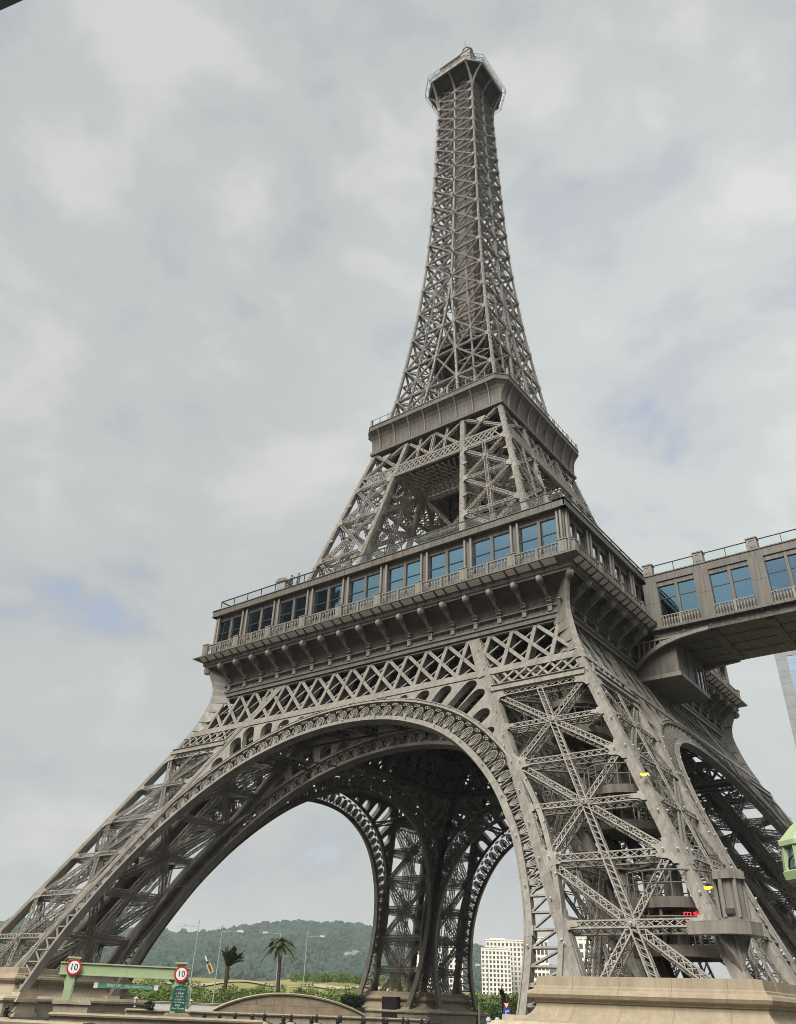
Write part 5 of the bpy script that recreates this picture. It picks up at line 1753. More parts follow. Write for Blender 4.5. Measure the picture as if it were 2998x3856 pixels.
for r_, row in enumerate(rows_):
    prev = None
    for u, vv, D in row:
        p = at(u, vv, D)
        b = bollard(bf, p)
        if bf is None: bf = b
        if prev is not None: chain(prev, p, 'black iron chain slung between two small stone bollards')
        prev = p
p0 = at(25, 3806, 37); b = bollard(bf, p0); b['label'] = 'cream stone bollard at the left edge with a chain running right'
b['group'] = 'chained stone bollards'
chain(p0, at(196, 3818, 37), 'long black chain from the leftmost bollard to the foreground wall')['group'] = 'chains between the bollards'

# ================================================================== HEIGHT GATE AND ITS SIGNS
G0, G1 = V3(-3.30, -35.50, 0), V3(-.06, -31.20, 0)
gd = nrm(G1 - G0); gn = V3(gd[1], -gd[0], 0); GA = math.atan2(gd[1], gd[0])
GL = np.linalg.norm(G1 - G0)
T = thing('height_gate', 'pale green steel portal of two posts and a deep crossbeam over the drive', 'gate', (G0[0], G0[1], GZ), GA)
zb_, zt_ = 3.42 - GZ, 3.98 - GZ
for x in (0, GL):
    mb = MB()
    mb.box(x - .22, x + .22, -.22, .22, -.5, zb_ + .02)
    for s_ in (-1, 1): mb.box(x - .16, x + .16, s_ * .235 - .012, s_ * .235 + .012, .2, zb_ - .3)
    mb.box(x - .27, x + .27, -.27, .27, zt_ + .1, zt_ + .16); mb.box(x - .31, x + .31, -.31, .31, zt_ + .16, zt_ + .24); mb.box(x - .2, x + .2, -.2, .2, zt_, zt_ + .1)
    for s_ in (-1, 1):
        mb.plate([(x + s_ * .22, 0, zb_), (x + s_ * .52, 0, zb_), (x + s_ * .50, 0, zb_ - .06), (x + s_ * .34, 0, zb_ - .16), (x + s_ * .26, 0, zb_ - .42), (x + s_ * .22, 0, zb_ - .5)], (0, 1, 0), .08)
    mb.build('post', M['green'], T)
mb = MB()
mb.box(-.6, GL + .45, -.13, .13, zb_ + .04, zt_ - .06); mb.box(-.64, GL + .49, -.2, .2, zt_ - .06, zt_); mb.box(-.64, GL + .49, -.2, .2, zb_, zb_ + .04)
mb.box(GL / 2 - .015, GL / 2 + .015, -.15, -.13, zb_ + .04, zt_ - .06)
mb.build('crossbeam', M['green'], T)
def speed_sign(label, x, z):
    p = G0 + gd * x + gn * .30
    T = thing('speed_sign', label, 'road sign', (p[0], p[1], z), GA, 'round speed limit signs')
    mb = MB(); mb.lathe([(.36, .0), (.36, .03)], (0, 0, 0), 32, (0, -1, 0)); mb.box(-.04, .04, .0, .1, -.25, .25); mb.build('rim', M['red_p'], T)
    mb = MB(); mb.lathe([(.275, .028), (.275, .036)], (0, 0, 0), 32, (0, -1, 0)); mb.build('face', M['white'], T)
    o = text_mesh('10', .40, .004, M['black'], 'numerals', parent=T); o.location = (0, -.042, 0); o.rotation_euler = (HALF, 0, 0)
speed_sign('round red rimmed 10 sign on the left post of the green gate', .05, at(288, 3643, 50)[2])
speed_sign('round red rimmed 10 sign on the right post above the dark green board', GL + .05, at(680, 3668, 50)[2])
b0 = at(355, 3702, 50); b1 = at(594, 3727, 50)
c = (b0 + b1) / 2; bl = np.linalg.norm(b1 - b0); ba = math.atan2(b1[1] - b0[1], b1[0] - b0[0])
T = thing('height_bar', 'green and white height limit bar hanging under the pale green crossbeam', 'sign', tuple(c), GA)
mb = MB(); mb.box(-bl / 2 + .2, bl / 2 - .2, -.04, .04, -.11, .11); mb.build('panel', M['green_s'], T)
for s_ in (-1, 1):
    mb = MB(); mb.box(min(s_ * bl / 2, s_ * (bl / 2 - .2)), max(s_ * bl / 2, s_ * (bl / 2 - .2)), -.045, .045, -.12, .12); mb.build('end_cap', M['white'], T)
    mb = MB(); mb.tube([(s_ * bl * .42, 0, .1), (s_ * bl * .42, 0, 3.44 - c[2])], .012, 5); mb.build('hanger', M['galv'], T)
o = text_mesh('\u9650\u9ad82.2\u7c73', .17, .003, M['white'], 'lettering', parent=T); o.location = (-.62, -.05, 0); o.rotation_euler = (HALF, 0, 0)
o = text_mesh('Max. Headroom 2.2m', .15, .003, M['white'], 'lettering', parent=T); o.location = (.62, -.05, 0); o.rotation_euler = (HALF, 0, 0)
# direction board on its stone block
bp = at(667, 3815, 47)
BA = GA + .12
T = thing('direction_board', 'dark green arched direction board with white writing at the right gate post', 'sign', (bp[0], bp[1], bp[2]), BA)
mb = MB(); hw_ = .36; hh = 1.10
out_ = [(-hw_, .06), (hw_, .06), (hw_, hh - .12), (hw_ - .02, hh - .08)] + [(hw_ * math.cos(t) * .9, hh - .08 + .13 * math.sin(t)) for t in np.linspace(.25, math.pi - .25, 9)] + [(-hw_ + .02, hh - .08), (-hw_, hh - .12)]
mb.plate([(x, 0, z) for x, z in out_], (0, 1, 0), .08); mb.box(-.12, .12, -.04, .04, -.05, .07)
mb.build('panel', M['green_d'], T)
mb = MB()
for i in range(len(out_)):
    a, b = out_[i], out_[(i + 1) % len(out_)]
    mb.bar((a[0] * .94, -.042, .56 + (a[1] - .56) * .95), (b[0] * .94, -.042, .56 + (b[1] - .56) * .95), .012, .012)
mb.build('border', M['green_s'], T)
for tx, z, sz, dx in (('\u2190 \u505c\u8eca\u5834', .80, .095, -.03), ('Car Park', .68, .10, 0), ('\u7684\u58eb\u5019\u8eca \u2192', .55, .085, .0), ('Taxi Waiting', .44, .10, 0), ('\u843d\u5ba2\u5340', .31, .085, -.04), ('Drive Through', .19, .10, 0)):
    o = text_mesh(tx, sz, .002, M['white'], 'lettering', parent=T); o.location = (dx, -.046, z); o.rotation_euler = (HALF, 0, 0)
mb = MB()
for s_ in (-1, 1):
    mb.tube([(s_ * .04, -.046, .98), (s_ * .1, -.046, 1.0), (s_ * .16, -.046, .96), (s_ * .22, -.046, .99)], .008, 4)
mb.tube([(0, -.046, .92), (0, -.046, 1.08)], .01, 4)
mb.build('emblem', M['white'], T)
T = thing('sign_base', 'cream stone block carrying the dark green direction board', 'stone block', (bp[0], bp[1], GZ), BA)
mb = MB(); hb = bp[2] - GZ
mb.box(-.52, .52, -.36, .36, -.3, hb - .24); mb.box(-.60, .60, -.44, .44, hb - .24, hb - .16); mb.box(-.56, .56, -.40, .40, hb - .16, hb - .04); mb.box(-.5, .5, -.34, .34, hb - .04, hb)
mb.build('block', M['stone'], T)
# stone stall under the gate's left post
pz = at(268, 3792, 46)
T = thing('stone_pedestal', 'small stone pedestal with moulded cap beside the left gate post', 'pedestal', (pz[0], pz[1], GZ), GA)
mb = MB(); h_ = pz[2] - GZ + .25
mb.box(-.75, .75, -.3, .3, -.3, h_ - .14); mb.box(-.85, .85, -.4, .4, h_ - .14, h_ - .02); mb.box(-.8, .8, -.36, .36, h_ - .02, h_ + .02)
mb.build('block', M['stone_b'], T)
# wall lanterns
def wall_lantern(label, u, v0, v1, D):
    b = at(u, v1, D); H = at(u, v0, D)[2] - b[2]
    T = thing('wall_lantern', label, 'lantern', tuple(b), 0, 'white wall lanterns')
    mb = MB(); mb.lathe([(.10, 0), (.03, .06), (.03, H * .35), (.12, H * .38), (.13, H * .40)], (0, 0, 0), 8); mb.build('stem', M['galv'], T)
    mb = MB(); mb.lathe([(.10, H * .40), (.135, H * .78)], (0, 0, 0), 6); mb.build('glass_body', M['globe'], T)
    mb = MB(); mb.lathe([(.17, H * .78), (.17, H * .81), (.08, H * .9), (.03, H * .93), (.02, H)], (0, 0, 0), 6); mb.build('cap', M['lampw'], T)
wall_lantern('white lantern on the low wall left of the small round shrub', 507, 3751, 3792, 57)
wall_lantern('white lantern on the low wall right of the green direction board', 714, 3761, 3799, 58)
p = at(562, 3788, 58)
mb = MB(); leafmass(mb, p + V3(0, 0, .02), .33, 260, .075, .9); leafmass(mb, p, .26, 160, .075, .8)
tag(mb.build('potted_shrub', M['shrub_d']), 'small round dark shrub on the low stone wall', 'shrub')
# slim green sandwich sign behind the board
p = at(702, 3800, 52)
T = thing('green_placard', 'narrow leaning pale green placard just right of the direction board', 'sign', tuple(p), BA)
mb = MB(); mb.plate([(-.04, 0, 0), (.14, .1, 0), (.16, .1, .95), (.06, .1, 1.05), (-.02, 0, .5)], (.2, 1, 0), .04); mb.build('panel', M['green'], T)
# raised barrier arm with its yellow plate
p0, p1 = at(797, 3662, 60), at(774, 3603, 60)
T = thing('barrier_arm', 'raised striped barrier arm with a hanging yellow plate before the hill', 'barrier', tuple(p0))
d_ = p1 - p0
mb = MB(); mb.bar(d_ * .55, d_ * .72, .07, .10, fwd); mb.build('dark_band', M['black'], T)
mb = MB(); mb.bar(d_ * .72, d_ * 1.03, .075, .11, fwd); mb.build('white_band', M['white'], T)
mb = MB(); n_ = nrm(np.cross(d_, fwd)); mb.bar(d_ * -.02, d_ * .55, .06, .30, n_); mb.build('plate', paint('yellow_plate', (.62, .47, .20), .5, .06, 4), T)
mb = MB(); u_ = nrm(d_)
for q in range(5):
    mb.bar(d_ * (.08 + q * .09) - fwd * .05, d_ * (.12 + q * .09) - fwd * .05, .02, .14, n_)
mb.build('marks', M['bark'], T)

# small things in the right hand archway
T = thing('blue_sign', 'round blue arrow sign on a pole in the right archway', 'road sign', tuple(head(1908, 60, GZ)), GA - .5)
zc = at(1908, 3813, 60)[2] - GZ
mb = MB(); mb.tube([(0, .03, -.3), (0, .03, at(1907, 3790, 60)[2] - GZ)], .03, 6); mb.build('pole', M['galv'], T)
mb = MB(); mb.lathe([(.24, 0), (.24, .025)], (0, 0, zc), 24, (0, -1, 0)); mb.build('disc', M['blue'], T)
mb = MB(); mb.box(-.07, -.02, -.035, -.027, zc - .13, zc + .06); mb.box(-.07, .10, -.035, -.027, zc + .06, zc + .11); mb.plate([(.08, -.031, zc + .0), (.15, -.031, zc + .085), (.08, -.031, zc + .16)], (0, 1, 0), .008); mb.build('arrow', M['white'], T)
zc2 = at(1907, 3787, 60)[2] - GZ
mb = MB(); mb.plate([(-.21, -.01, zc2 + .16), (.21, -.01, zc2 + .16), (0, -.01, zc2 - .2)], (0, 1, 0), .03); mb.build('yield_triangle', M['red_p'], T)
mb = MB(); mb.plate([(-.14, -.03, zc2 + .12), (.14, -.03, zc2 + .12), (0, -.03, zc2 - .12)], (0, 1, 0), .012); mb.build('triangle_face', M['white'], T)
T = thing('traffic_light', 'black traffic light on a thin pole above the yield triangle', 'traffic light', tuple(head(1901, 75, GZ)))
zc = at(1901, 3763, 75)[2] - GZ
mb = MB(); mb.box(-.12, .12, -.1, .1, zc - .4, zc + .4)
for q in (-.25, 0, .25): mb.lathe([(.09, .1), (.1, .2)], (0, 0, zc + q), 10, (0, -1, 0))
mb.build('signal_head', M['black'], T); mb = MB(); mb.tube([(0, 0, -.3), (0, 0, zc)], .045, 6); mb.build('pole', M['galv'], T)
T = thing('lamp_post', 'old style black lamp post in the right archway', 'street lamp', tuple(head(1892, 80, GZ)))
zc = at(1892, 3735, 80)[2] - GZ
mb = MB(); mb.lathe([(.12, -.3), (.1, .5), (.045, .6), (.04, zc - .35)], (0, 0, 0), 8); mb.build('pole', M['black'], T)
mb = MB(); mb.lathe([(.10, zc - .35), (.20, zc), (.26, zc + .02), (.10, zc + .2), (.03, zc + .25), (.02, zc + .5)], (0, 0, 0), 6); mb.build('lantern', M['black'], T)
T = thing('pipe_gate', 'pale green pipe frame standing right of the far plinth', 'frame', tuple(head(1804, 75, GZ)), GA)
zc = at(1804, 3776, 75)[2] - GZ
mb = MB(); mb.tube([(0, 0, -.3), (0, 0, zc), (1.4, 0, zc)], .06, 8); mb.box(1.3, 1.5, -.08, .08, zc - .08, zc + .12); mb.build('pipe', M['green'], T)
for u, lab in ((1840, 'left one of two pale posts at the bottom of the right archway'), (1873, 'right one of two pale posts at the bottom of the right archway')):
    p = at(u, 3838, 58)
    T = thing('white_post', lab, 'post', (p[0], p[1], GZ), 0, 'pale archway posts')
    mb = MB(); H = p[2] - GZ + .1; mb.lathe([(.12, -.2), (.12, H - .2), (.17, H - .18), (.15, H - .05), (.05, H)], (0, 0, 0), 10); mb.build('post', M['lampw'], T)
mb = MB()
for q in range(4): leafmass(mb, at(1862 + q * 7, 3836, 64) + V3(0, 0, -.1), .5, 200, .09)
tag(mb.build('round_bush', M['shrub_d']), 'dark round bush behind the pale posts in the right archway', 'shrub')

# ================================================================== BUILDINGS BEHIND
def apartments(label, u0, u1, vt, D, floors, cols, depth, group=None, top=None, rot=0.0, winw=.55):
    """white block seen between sight lines u0 and u1, its roof at vt"""
    p0, p1 = at(u0, vt, D), at(u1, vt, D)
    z1 = p0[2]; L = np.linalg.norm((p1 - p0)[:2]); a = math.atan2(p1[1] - p0[1], p1[0] - p0[0]) + rot
    T = thing('apartment_block', label, 'building', (p0[0], p0[1], GZ), a, group)
    H = z1 - GZ; fh = H / (floors + .6); cw = L / cols
    mb = MB()
    mb.box(0, L, .5, depth, 0, H - .3)
    for q in range(floors + 1):                           # slabs and piers leave the openings between them
        z = fh * q
        mb.box(-.15, L + .15, -.05, .6, z, z + fh * .36)
        mb.box(L - .5, L + .10, .5, depth, z, z + fh * .36)
        mb.box(-.12, .5, .55, depth, z, z + fh * .36)
    for q in range(cols + 1):
        x = q * cw; w_ = cw * (1 - winw) / 2
        mb.box(max(0, x - w_), min(L, x + w_), .02, .6, 0, H - .2)
    mb.box(-.3, L + .3, -.2, depth + .2, H - .3, H + .5)
    if top:
        mb.box(L * top[0], L * top[1], depth * .2, depth * .9, H, H + top[2])
    mb.build('facade', M['tower_w'], T)
    wm = MB(); wm.box(cw * (1 - winw) / 2, cw * (1 + winw) / 2, .40, .47, fh * .36, fh)
    first = None
    for q in range(min(floors, 14)):
        for x in range(cols):
            if first is None:
                first = wm.build('window', M['win_d'], T); o = first
            else: o = copy_of(first, T)
            o.location = (x * cw, 0, q * fh)
    return T
apartments('front wing of the white apartment block, gridded with small square windows', 1812, 1922, 3571, 740, 13, 8, 16)
apartments('taller cream wing rising behind the gridded white apartment block', 1829, 1988, 3538, 770, 14, 11, 22, top=(.1, .45, 1.5))
apartments('white block seen between the archway and the near leg', 2003, 2062, 3530, 700, 9, 4, 18, winw=.7)
apartments('pale building partly hidden by the near leg bracing', 2110, 2240, 3532, 680, 8, 6, 20, winw=.62)
apartments('wide cream block glimpsed through the far leg', 1690, 1742, 3531, 750, 14, 3, 18)
apartments('lower white block glimpsed through the left part of the far leg', 1545, 1665, 3556, 760, 12, 8, 18)
T = thing('roadside_shed', 'long low white building at the foot of the apartment block', 'building', tuple(head(1786, 420, GZ)), math.atan2(*(rgt[1::-1])))
z1 = at(1850, 3750, 420)[2] - GZ
mb = MB(); mb.box(0, 38, 0, 8, 0, z1 - .3); mb.box(-.4, 38.4, -.5, 8.4, z1 - .3, z1); mb.build('walls', M['white'], T)
mb = MB()
for x in (6, 10, 13): mb.box(x, x + 1.4, -.06, 0, z1 * .5, z1 * .68)
mb.box(22, 26, -.06, 0, 2, z1 * .62); mb.build('openings', M['black'], T)
mb = MB(); mb.bar((19, -.3, z1 * .72), (40, -.3, z1 * .72), .5, .4); mb.build('canopy', M['lampw'], T)

# glass office tower at the right edge
p = at(2918, 2465, 300)
T = thing('office_tower', 'grey stone and glass office tower at the right edge under the bridge', 'building', (p[0], p[1], GZ), R_(8))
H = p[2] - GZ + 2
mb = MB(); mb.box(0, 50, .6, 40, 0, H)
z = 0.0
while z < H - 1:                                          # granite cladding in staggered slabs
    mb.box(.0, 3.4, 0, .6, z + .03, min(H, z + 4.17)); mb.box(-.25, 0, .03, 39, z + .04, min(H, z + 4.16)); z += 4.2
mb.box(3.4, 50, 0, .6, H - 3, H)
mb.build('stone_frame', M['gtower'], T)
mb = MB(); mb.box(3.42, 50, .3, .4, 0, H - 3); mb.build('curtain_wall', M['gtglass'], T)
mb = MB()
for x in np.arange(3.5, 50, 1.9): mb.box(x, x + .12, .18, .3, 0, H - 3)
z = H - 4.6
while z > 0:
    mb.box(3.42, 50, .20, .3, z, z + .14); mb.box(3.42, 50, .22, .3, z - 1.1, z - 1.0); z -= 4.2
mb.build('mullions', M['galv'], T)
# the hotel behind the viewer that the gallery windows mirror
T = thing('hotel', 'striped hotel front mirrored dark in the leftmost gallery windows', 'building', (-168, -108, GZ), R_(128))
mb = MB(); mb.box(-60, 42, -20, 0, 0, 150); mb.build('body', paint('hotel_wall', (.07, .065, .06), .8, .1, .1), T)
mb = MB()
for z in np.arange(4, 148, 4.4): mb.box(-60, 42, 0, .8, z, z + .9)
mb.build('balconies', paint('hotel_bands', (.42, .40, .37), .8, .1, .1), T)

# ================================================================== FOOTBRIDGE
FB = thing('footbridge', 'glazed brown footbridge joining the first floor on the right', 'bridge', (0, 0, 0))
YN, YF, XE = -4.6, 3.0, 66.0
XP = [19.05 + 4.15 * i for i in range(12)]
mb = MB()
mb.box(18.7, XE, YN + .02, YF - .02, 27.58, 28.4)
mb.box(18.7, XE, YN - .42, YF + .42, 28.22, 28.40)
for q in range(46):
    x = 18.8 + q * 1.03
    mb.box(x, x + 1.01, YN - .03, YN + .02, 27.60, 28.16)
    if q % 2 == 0: mb.plate([(x, YN, 28.0), (x, YN, 28.2), (x, YN - .38, 28.2), (x, YN - .38, 28.15), (x, YN - .1, 28.08)], (1, 0, 0), .05)
for x in XP:                                              # cross beams and panels of the underside
    mb.box(x - .28, x + .28, YN + .3, YF - .3, 27.46, 27.575)
for y in (-2.7, -.8, 1.1): mb.box(18.7, XE, y - .05, y + .05, 27.54, 27.579)
mb.build('deck', M['iron_b'], FB)
mb = MB()
mb.box(18.75, XE, YN - .08, YN + .35, 32.42, 33.05); mb.box(18.75, XE, YF - .35, YF + .08, 32.42, 33.05)
mb.box(18.75, XE, YN - .14, YF + .14, 33.05, 33.14)
mb.box(18.75, XE, YN + .02, YN + .3, 32.02, 32.42); mb.box(18.75, XE, YN + .02, YN + .3, 28.4, 29.2)
for x in XP:
    mb.box(x + 4.15 / 2 - .11, x + 4.15 / 2 + .11, YN - .0, YN + .28, 28.4, 32.42)
mb.build('roof_band', M['iron_b'], FB)
first = None
for x in XP:
    if first is None:
        mb = MB(); mb.box(-.58, .58, YN - .10, YN + .4, 28.4, 30.6); mb.box(-.58, .58, YN - .10, YN + .4, 30.62, 32.42); mb.box(-.56, .56, YN - .08, YN + .38, 30.5, 30.7)
        first = mb.build('pier', M['iron_b'], FB); o = first
        mb = MB(); mb.box(-.36, .36, YN - .12, YN + .5, 33.14, 34.05); mb.box(-.43, .43, YN - .18, YN + .56, 34.05, 34.15)
        for a, b, c_, d_ in ((-.24, -.18, 33.3, 33.9), (.18, .24, 33.3, 33.9)): mb.box(a, b, YN - .15, YN - .12, c_, d_)
        mb.box(-.18, .18, YN - .15, YN - .12, 33.3, 33.36); mb.box(-.18, .18, YN - .15, YN - .12, 33.84, 33.9); mb.box(-.09, .09, YN - .14, YN - .12, 33.42, 33.78)
        pbx = mb.build('roof_post', M['iron'], FB); o2 = pbx
        mb = MB()
        for s_ in (-1, 1):
            c_ = 2.075 + s_ * .80; a, b = c_ - .70, c_ + .70
            mb.box(a, a + .035, YN + .1, YN + .2, 29.2, 32.02); mb.box(b - .035, b, YN + .1, YN + .2, 29.2, 32.02)
            mb.box(a + .05, b - .05, YN + .1, YN + .2, 30.92, 30.98); mb.box(a + .05, b - .05, YN + .1, YN + .2, 31.96, 32.02)
        wf = mb.build('window', M['dark'], FB); o3 = wf
        mb = MB()
        for s_ in (-1, 1):
            c_ = 2.075 + s_ * .80; mb.box(c_ - .66, c_ + .66, YN + .14, YN + .16, 29.2, 31.98)
        wp = mb.build('pane', M['glass'], wf)
        mb = MB()
        mb.box(.6, 3.55, YN - .30, YN - .18, 29.28, 29.36); mb.box(.6, 3.55, YN - .29, YN - .19, 28.42, 28.48); mb.box(1.98, 2.17, YN - .31, YN - .17, 28.42, 29.36)
        for q in range(13):
            c_ = .74 + q * .223
            if abs(c_ - 2.075) < .12: continue
            mb.lathe([(.045, 28.46), (.06, 28.52), (.035, 28.6), (.075, 28.85), (.08, 28.95), (.04, 29.1), (.06, 29.2), (.06, 29.3)], (c_, YN - .24, 0), 7)
        bb = mb.build('balustrade', M['iron'], FB); o4 = bb
        mb = MB(); mb.tube([(.4, YN + .1, 33.98), (3.75, YN + .1, 33.98)], .045, 6); mb.box(2.05, 2.1, YN + .07, YN + .13, 33.14, 33.95); mb.box(.42, .46, YN + .08, YN + .12, 33.14, 33.95); mb.box(3.69, 3.73, YN + .08, YN + .12, 33.14, 33.95)
        rl = mb.build('roof_railing', M['dark'], FB); o5 = rl
        mb = MB(); mb.box(.48, 3.68, YN + .096, YN + .104, 33.2, 33.93); rg = mb.build('railing_glass', M['rail_glass'], rl)
        mb = MB(); mb.ball((0, YN - .06, 27.9), .07, 8, 5); mb.ball((2.07, YN - .06, 27.9), .07, 8, 5); st = mb.build('globe_light', M['globe'], FB, True); o6 = st
    else:
        o, o2, o3, o4, o5, o6 = copy_of(first, FB), copy_of(pbx, FB), copy_of(wf, FB), copy_of(bal if False else bb, FB), copy_of(rl, FB), copy_of(st, FB)
        copy_of(wp, o3); copy_of(rg, o5)
    for q in (o, o2, o3, o4, o5, o6): q.location = (x, 0, 0)
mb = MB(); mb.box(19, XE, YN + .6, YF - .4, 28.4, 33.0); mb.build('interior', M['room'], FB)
mb = MB()                                                 # box hung under the landing
mb.box(16.9, 20.15, -4.15, 2.3, 24.95, 27.58)
for y in (-1.9, .2): mb.box(20.15, 20.2, y - .08, y + .08, 25, 27.5)
mb.build('landing_box', M['iron_b'], FB)
mb = MB(); mb.box(16.85, 20.28, -4.28, 2.43, 24.62, 24.94)
for y0, y1 in ((-.2, .1), (.75, .95), (1.65, 1.85), (2.32, 2.42)): mb.box(20.15, 20.27, y0, y1, 24.94, 26.9)
mb.box(20.15, 20.27, -.2, 2.42, 26.9, 27.0)
mb.build('landing_trim', M['iron'], FB)
mb = MB(); 
for y0, y1 in ((.1, .75), (.95, 1.65), (1.85, 2.32)): mb.box(20.16, 20.2, y0, y1, 24.94, 26.9)
mb.build('landing_windows', M['win_d'], FB)
cv = [(17.0, 25.5), (17.6, 26.05), (18.4, 26.55), (19.4, 26.98), (20.6, 27.28), (22.0, 27.46), (23.0, 27.52)]
for y in (YN - .02, YF + .02):
    mb = MB(); lo = [(x, y, z) for x, z in cv]; hi = [(x, y, z + .26 + .05 * (x - 17) * (x < 20)) for x, z in cv[::-1]]
    mb.plate(lo + hi, (0, 1, 0), .34)
    for x in (17.35, 17.8, 18.25, 18.7, 19.15):
        z0 = float(np.interp(x, [q[0] for q in cv], [q[1] for q in cv]))
        mb.bar((x, y, z0 + .2), (x + .1, y, 27.65), .2, .09, (1, 0, 0))
    mb.box(17.0, 23, y - .12, y + .12, 27.5, 27.62)
    mb.build('arched_bracket', M['iron'], FB)

# ================================================================== NEAR EDGES OF THE FRAME
p = at(3064, 3250, 13.0)
T = thing('green_lamp', 'large pale green lamp cut off by the right edge of the photo', 'lamp', tuple(p), .5)
mb = MB()
mb.lathe([(.17, -.30), (.36, -.26), (.40, -.22), (.42, -.12), (.38, -.10), (.33, -.09)], (0, 0, 0), 8)
mb.lathe([(.30, .18), (.40, .20), (.40, .26), (.36, .30), (.2, .46), (.08, .55), (.06, .7)], (0, 0, 0), 8)
for q in range(8):
    a = q * math.pi / 4
    mb.bar((.36 * math.cos(a), .36 * math.sin(a), -.12), (.34 * math.cos(a), .34 * math.sin(a), .2), .09, .06, (math.cos(a), math.sin(a), 0))
mb.build('frame', M['green'], T)
mb = MB(); mb.lathe([(.31, -.1), (.31, .19)], (0, 0, 0), 8, a0=math.pi / 8, a1=math.pi / 8 + 2 * math.pi); mb.build('glass_body', paint('frosted_green_glass', (.20, .29, .25), .25, .05, 2, .6), T)
mb = MB(); mb.lathe([(.07, -.3), (.055, -.5), (.055, -3.4), (.14, -3.5), (.16, -float(p[2]) + GZ - .2)], (0, 0, 0), 10)
mb.tube([(.0, .0, -.55), (-.14, .02, -.5), (-.2, .02, -.4), (-.16, .02, -.3)], .025, 6)
mb.build('post', M['green'], T)
mb = MB()
for q in range(8):
    a = q * math.pi / 4 + .39
    mb.tube([(.34 * math.cos(a - .3), .34 * math.sin(a - .3), -.09), (.345 * math.cos(a - .1), .345 * math.sin(a - .1), .03), (.345 * math.cos(a + .15), .345 * math.sin(a + .15), .06)], .012, 5)
mb.tube([(.34 * math.cos(a), .34 * math.sin(a), -.09) for a in np.linspace(0, 2 * math.pi, 25)[:-1]], .012, 5, True)
mb.build('scrollwork', M['black'], T)
# edge of the canopy overhead, top left
def plane_z(u, v, z):
    d = CR @ Vector(((u - CCX) / CF, -(v - CCY) / CF, -1.0)); t = (z - CAMLOC.z) / d.z
    return np.array(CAMLOC + d * t)
e0, e1 = plane_z(-300, 177, 7.5), plane_z(350, -119, 7.5)
o0 = plane_z(-100, -120, 7.5)
ed = nrm(e1 - e0); pn_ = (o0 - e0) - ed * np.dot(o0 - e0, ed); pn_ = nrm(pn_)
T = thing('canopy', 'grey canopy edge overhead in the top left corner', 'canopy', (0, 0, 0))
mb = MB()
mb.add([e0, e1, e1 + pn_ * 3, e0 + pn_ * 3] + [q + V3(0, 0, .28) for q in (e0, e1, e1 + pn_ * 3, e0 + pn_ * 3)], BOXQ)
mb.bar(e0 + pn_ * .12 + V3(0, 0, -.02), e1 + pn_ * .12 + V3(0, 0, -.02), .10, .06)
mb.build('slab', M['galv'], T)
mb = MB(); q = (e0 + e1) / 2 + pn_ * 2.2; mb.lathe([(.15, GZ - .2), (.12, 7.5)], (q[0], q[1], 0), 12); mb.build('column', M['galv'], T)

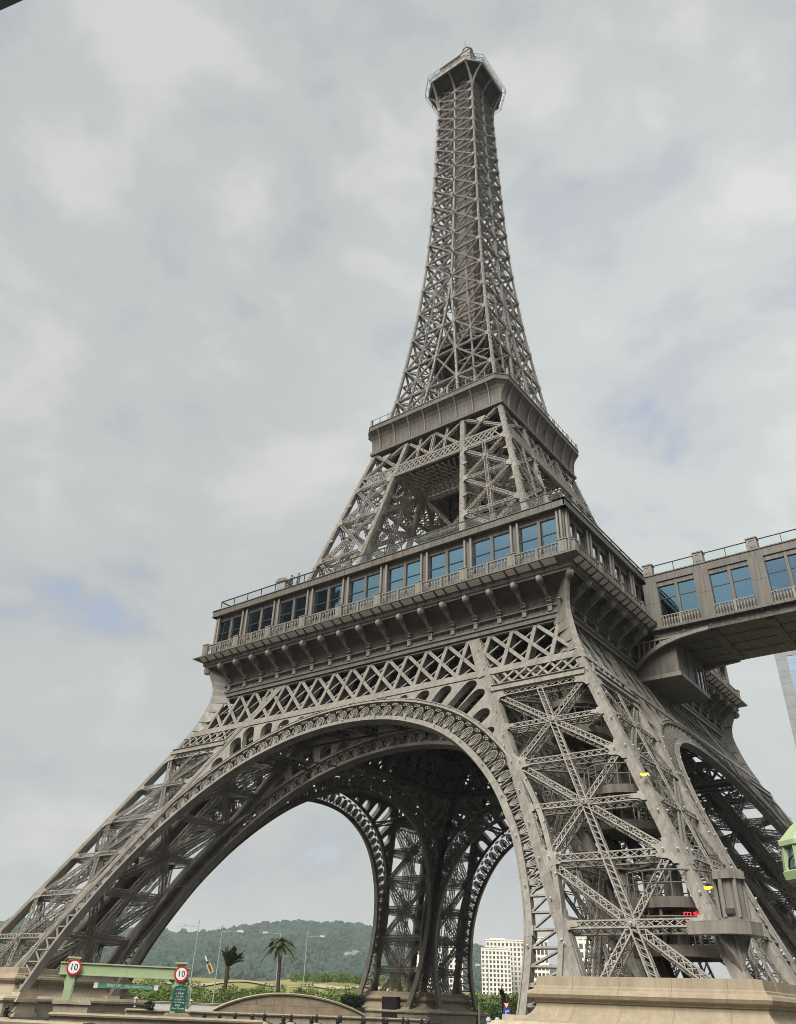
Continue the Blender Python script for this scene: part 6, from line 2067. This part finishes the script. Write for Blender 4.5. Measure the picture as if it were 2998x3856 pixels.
# ================================================================== PEOPLE AND KIOSK ON THE TERRACE
def person(label, p, rz, raise_arm, mat):
    T = thing('person', label, 'person', tuple(p), rz)
    J = {'pel': ((0, 0, .95), .15), 'spine': ((0, .01, 1.18), .145), 'chest': ((0, .0, 1.38), .16), 'neck': ((0, -.01, 1.52), .06), 'jaw': ((0, -.035, 1.60), .075), 'head': ((0, -.02, 1.69), .098), 'crown': ((0, 0, 1.77), .06)}
    E_ = [('pel', 'spine'), ('spine', 'chest'), ('chest', 'neck'), ('neck', 'jaw'), ('jaw', 'head'), ('head', 'crown')]
    for s_, n_ in ((-1, 'l'), (1, 'r')):
        J['hip' + n_] = ((s_ * .10, 0, .88), .10); J['kn' + n_] = ((s_ * .11, -.03, .49), .065); J['an' + n_] = ((s_ * .115, .02, .09), .045); J['to' + n_] = ((s_ * .13, -.16, .04), .04)
        E_ += [('pel', 'hip' + n_), ('hip' + n_, 'kn' + n_), ('kn' + n_, 'an' + n_), ('an' + n_, 'to' + n_)]
        J['sh' + n_] = ((s_ * .19, 0, 1.44), .06)
        if raise_arm and s_ == 1:
            J['el' + n_] = ((s_ * .42, -.12, 1.50), .045); J['wr' + n_] = ((s_ * .22, -.22, 1.70), .032); J['ha' + n_] = ((s_ * .12, -.22, 1.74), .035)
        else:
            J['el' + n_] = ((s_ * .26, .02, 1.14), .045); J['wr' + n_] = ((s_ * .25, -.10, .90), .032); J['ha' + n_] = ((s_ * .24, -.13, .82), .036)
        E_ += [('chest', 'sh' + n_), ('sh' + n_, 'el' + n_), ('el' + n_, 'wr' + n_), ('wr' + n_, 'ha' + n_)]
        for q in range(5):
            b = np.array(J['ha' + n_][0]); dv = nrm(b - np.array(J['wr' + n_][0])); sd = nrm(np.cross(dv, (0, 1, .2)))
            tipv = b + dv * (.07 if q else .03) + sd * (.017 * (q - 2.2)) + (np.array([0, -.03, 0]) if q == 0 else 0)
            J['f%d' % q + n_] = (tuple(tipv), .010); E_.append(('ha' + n_, 'f%d' % q + n_))
    ks = list(J)
    me = bpy.data.meshes.new('body'); me.from_pydata([J[k][0] for k in ks], [(ks.index(a), ks.index(b)) for a, b in E_], [])
    ob = bpy.data.objects.new('tmp', me); COL.objects.link(ob)
    ob.modifiers.new('s', 'SKIN')
    for i, k in enumerate(ks):
        sv = me.skin_vertices[0].data[i]; sv.radius = (J[k][1], J[k][1] * (.72 if k in ('pel', 'spine', 'chest') else 1)); sv.use_root = (k == 'pel')
    md = ob.modifiers.new('d', 'SUBSURF'); md.levels = 2; md.render_levels = 2
    me2 = bpy.data.meshes.new_from_object(ob.evaluated_get(bpy.context.evaluated_depsgraph_get()))
    bpy.data.objects.remove(ob)
    me2.materials.clear(); me2.materials.append(mat); me2.materials.append(M['skin'])
    for pl in me2.polygons:
        pl.use_smooth = True
        c_ = pl.center
        if c_.z > 1.53 or (c_ - Vector(J['har'][0])).length < .12 or (c_ - Vector(J['hal'][0])).length < .12: pl.material_index = 1
    link('body', me2, T)
    mb = MB(); V = IV * np.array([.108, .115, .10]) + np.array([0, .015, 1.735]); keep = [tuple(f_) for f_ in IF if V[f_].mean(0)[2] > 1.70 or V[f_].mean(0)[1] > .05]
    mb.add(V, keep); mb.build('hair', M['black'], T, True)
    mb = MB()
    for s_ in (-1, 1):
        mb.ball((s_ * .034, -.108, 1.685), .012, 6, 4); mb.ball((s_ * .10, -.01, 1.675), .022, 6, 4)
    mb.add([(-.012, -.11, 1.645), (.012, -.11, 1.645), (0, -.138, 1.648), (0, -.112, 1.69)], [(0, 1, 2), (0, 2, 3), (1, 3, 2)])
    mb.bar((-.022, -.108, 1.618), (.022, -.108, 1.618), .008, .008)
    mb.build('face', M['skin'], T)
    return T
person('person in dark clothes on the terrace raising a hand to the face', (-9.35, -17.35, 33.82), R_(10), True, M['cloth_d'])
person('person in grey clothes standing on the terrace nearer the iron leg', (-8.45, -17.35, 33.82), R_(-15), False, M['cloth_w'])
T = thing('kiosk', 'small box with a pitched lid on the terrace left of the two people', 'kiosk', (-10.6, -17.0, 33.8))
mb = MB(); mb.box(-.5, .5, -.4, .4, 0, 1.5); mb.build('body', M['galv'], T)
mb = MB(); mb.plate([(-.66, 0, 1.5), (.66, 0, 1.5), (.5, 0, 1.78), (-.1, 0, 1.86), (-.55, 0, 1.75)], (0, 1, 0), 1.0); mb.build('lid', M['iron'], T)

# ================================================================== AIR
mb = MB(); mb.box(-2400, 2400, -2400, 2400, -1.0, 160)
hz_ = tag(mb.build('haze', None), kind='stuff')
hm = bpy.data.materials.new('haze'); hm.use_nodes = True
t_ = hm.node_tree; t_.nodes.remove(t_.nodes['Principled BSDF'])
pv = t_.nodes.new('ShaderNodeVolumePrincipled')
pv.inputs['Color'].default_value = (0.86, 0.90, 0.95, 1); pv.inputs['Density'].default_value = 0.00017
t_.links.new(pv.outputs[0], t_.nodes['Material Output'].inputs['Volume'])
hz_.data.materials.clear(); hz_.data.materials.append(hm)
SC.cycles.volume_bounces = 1
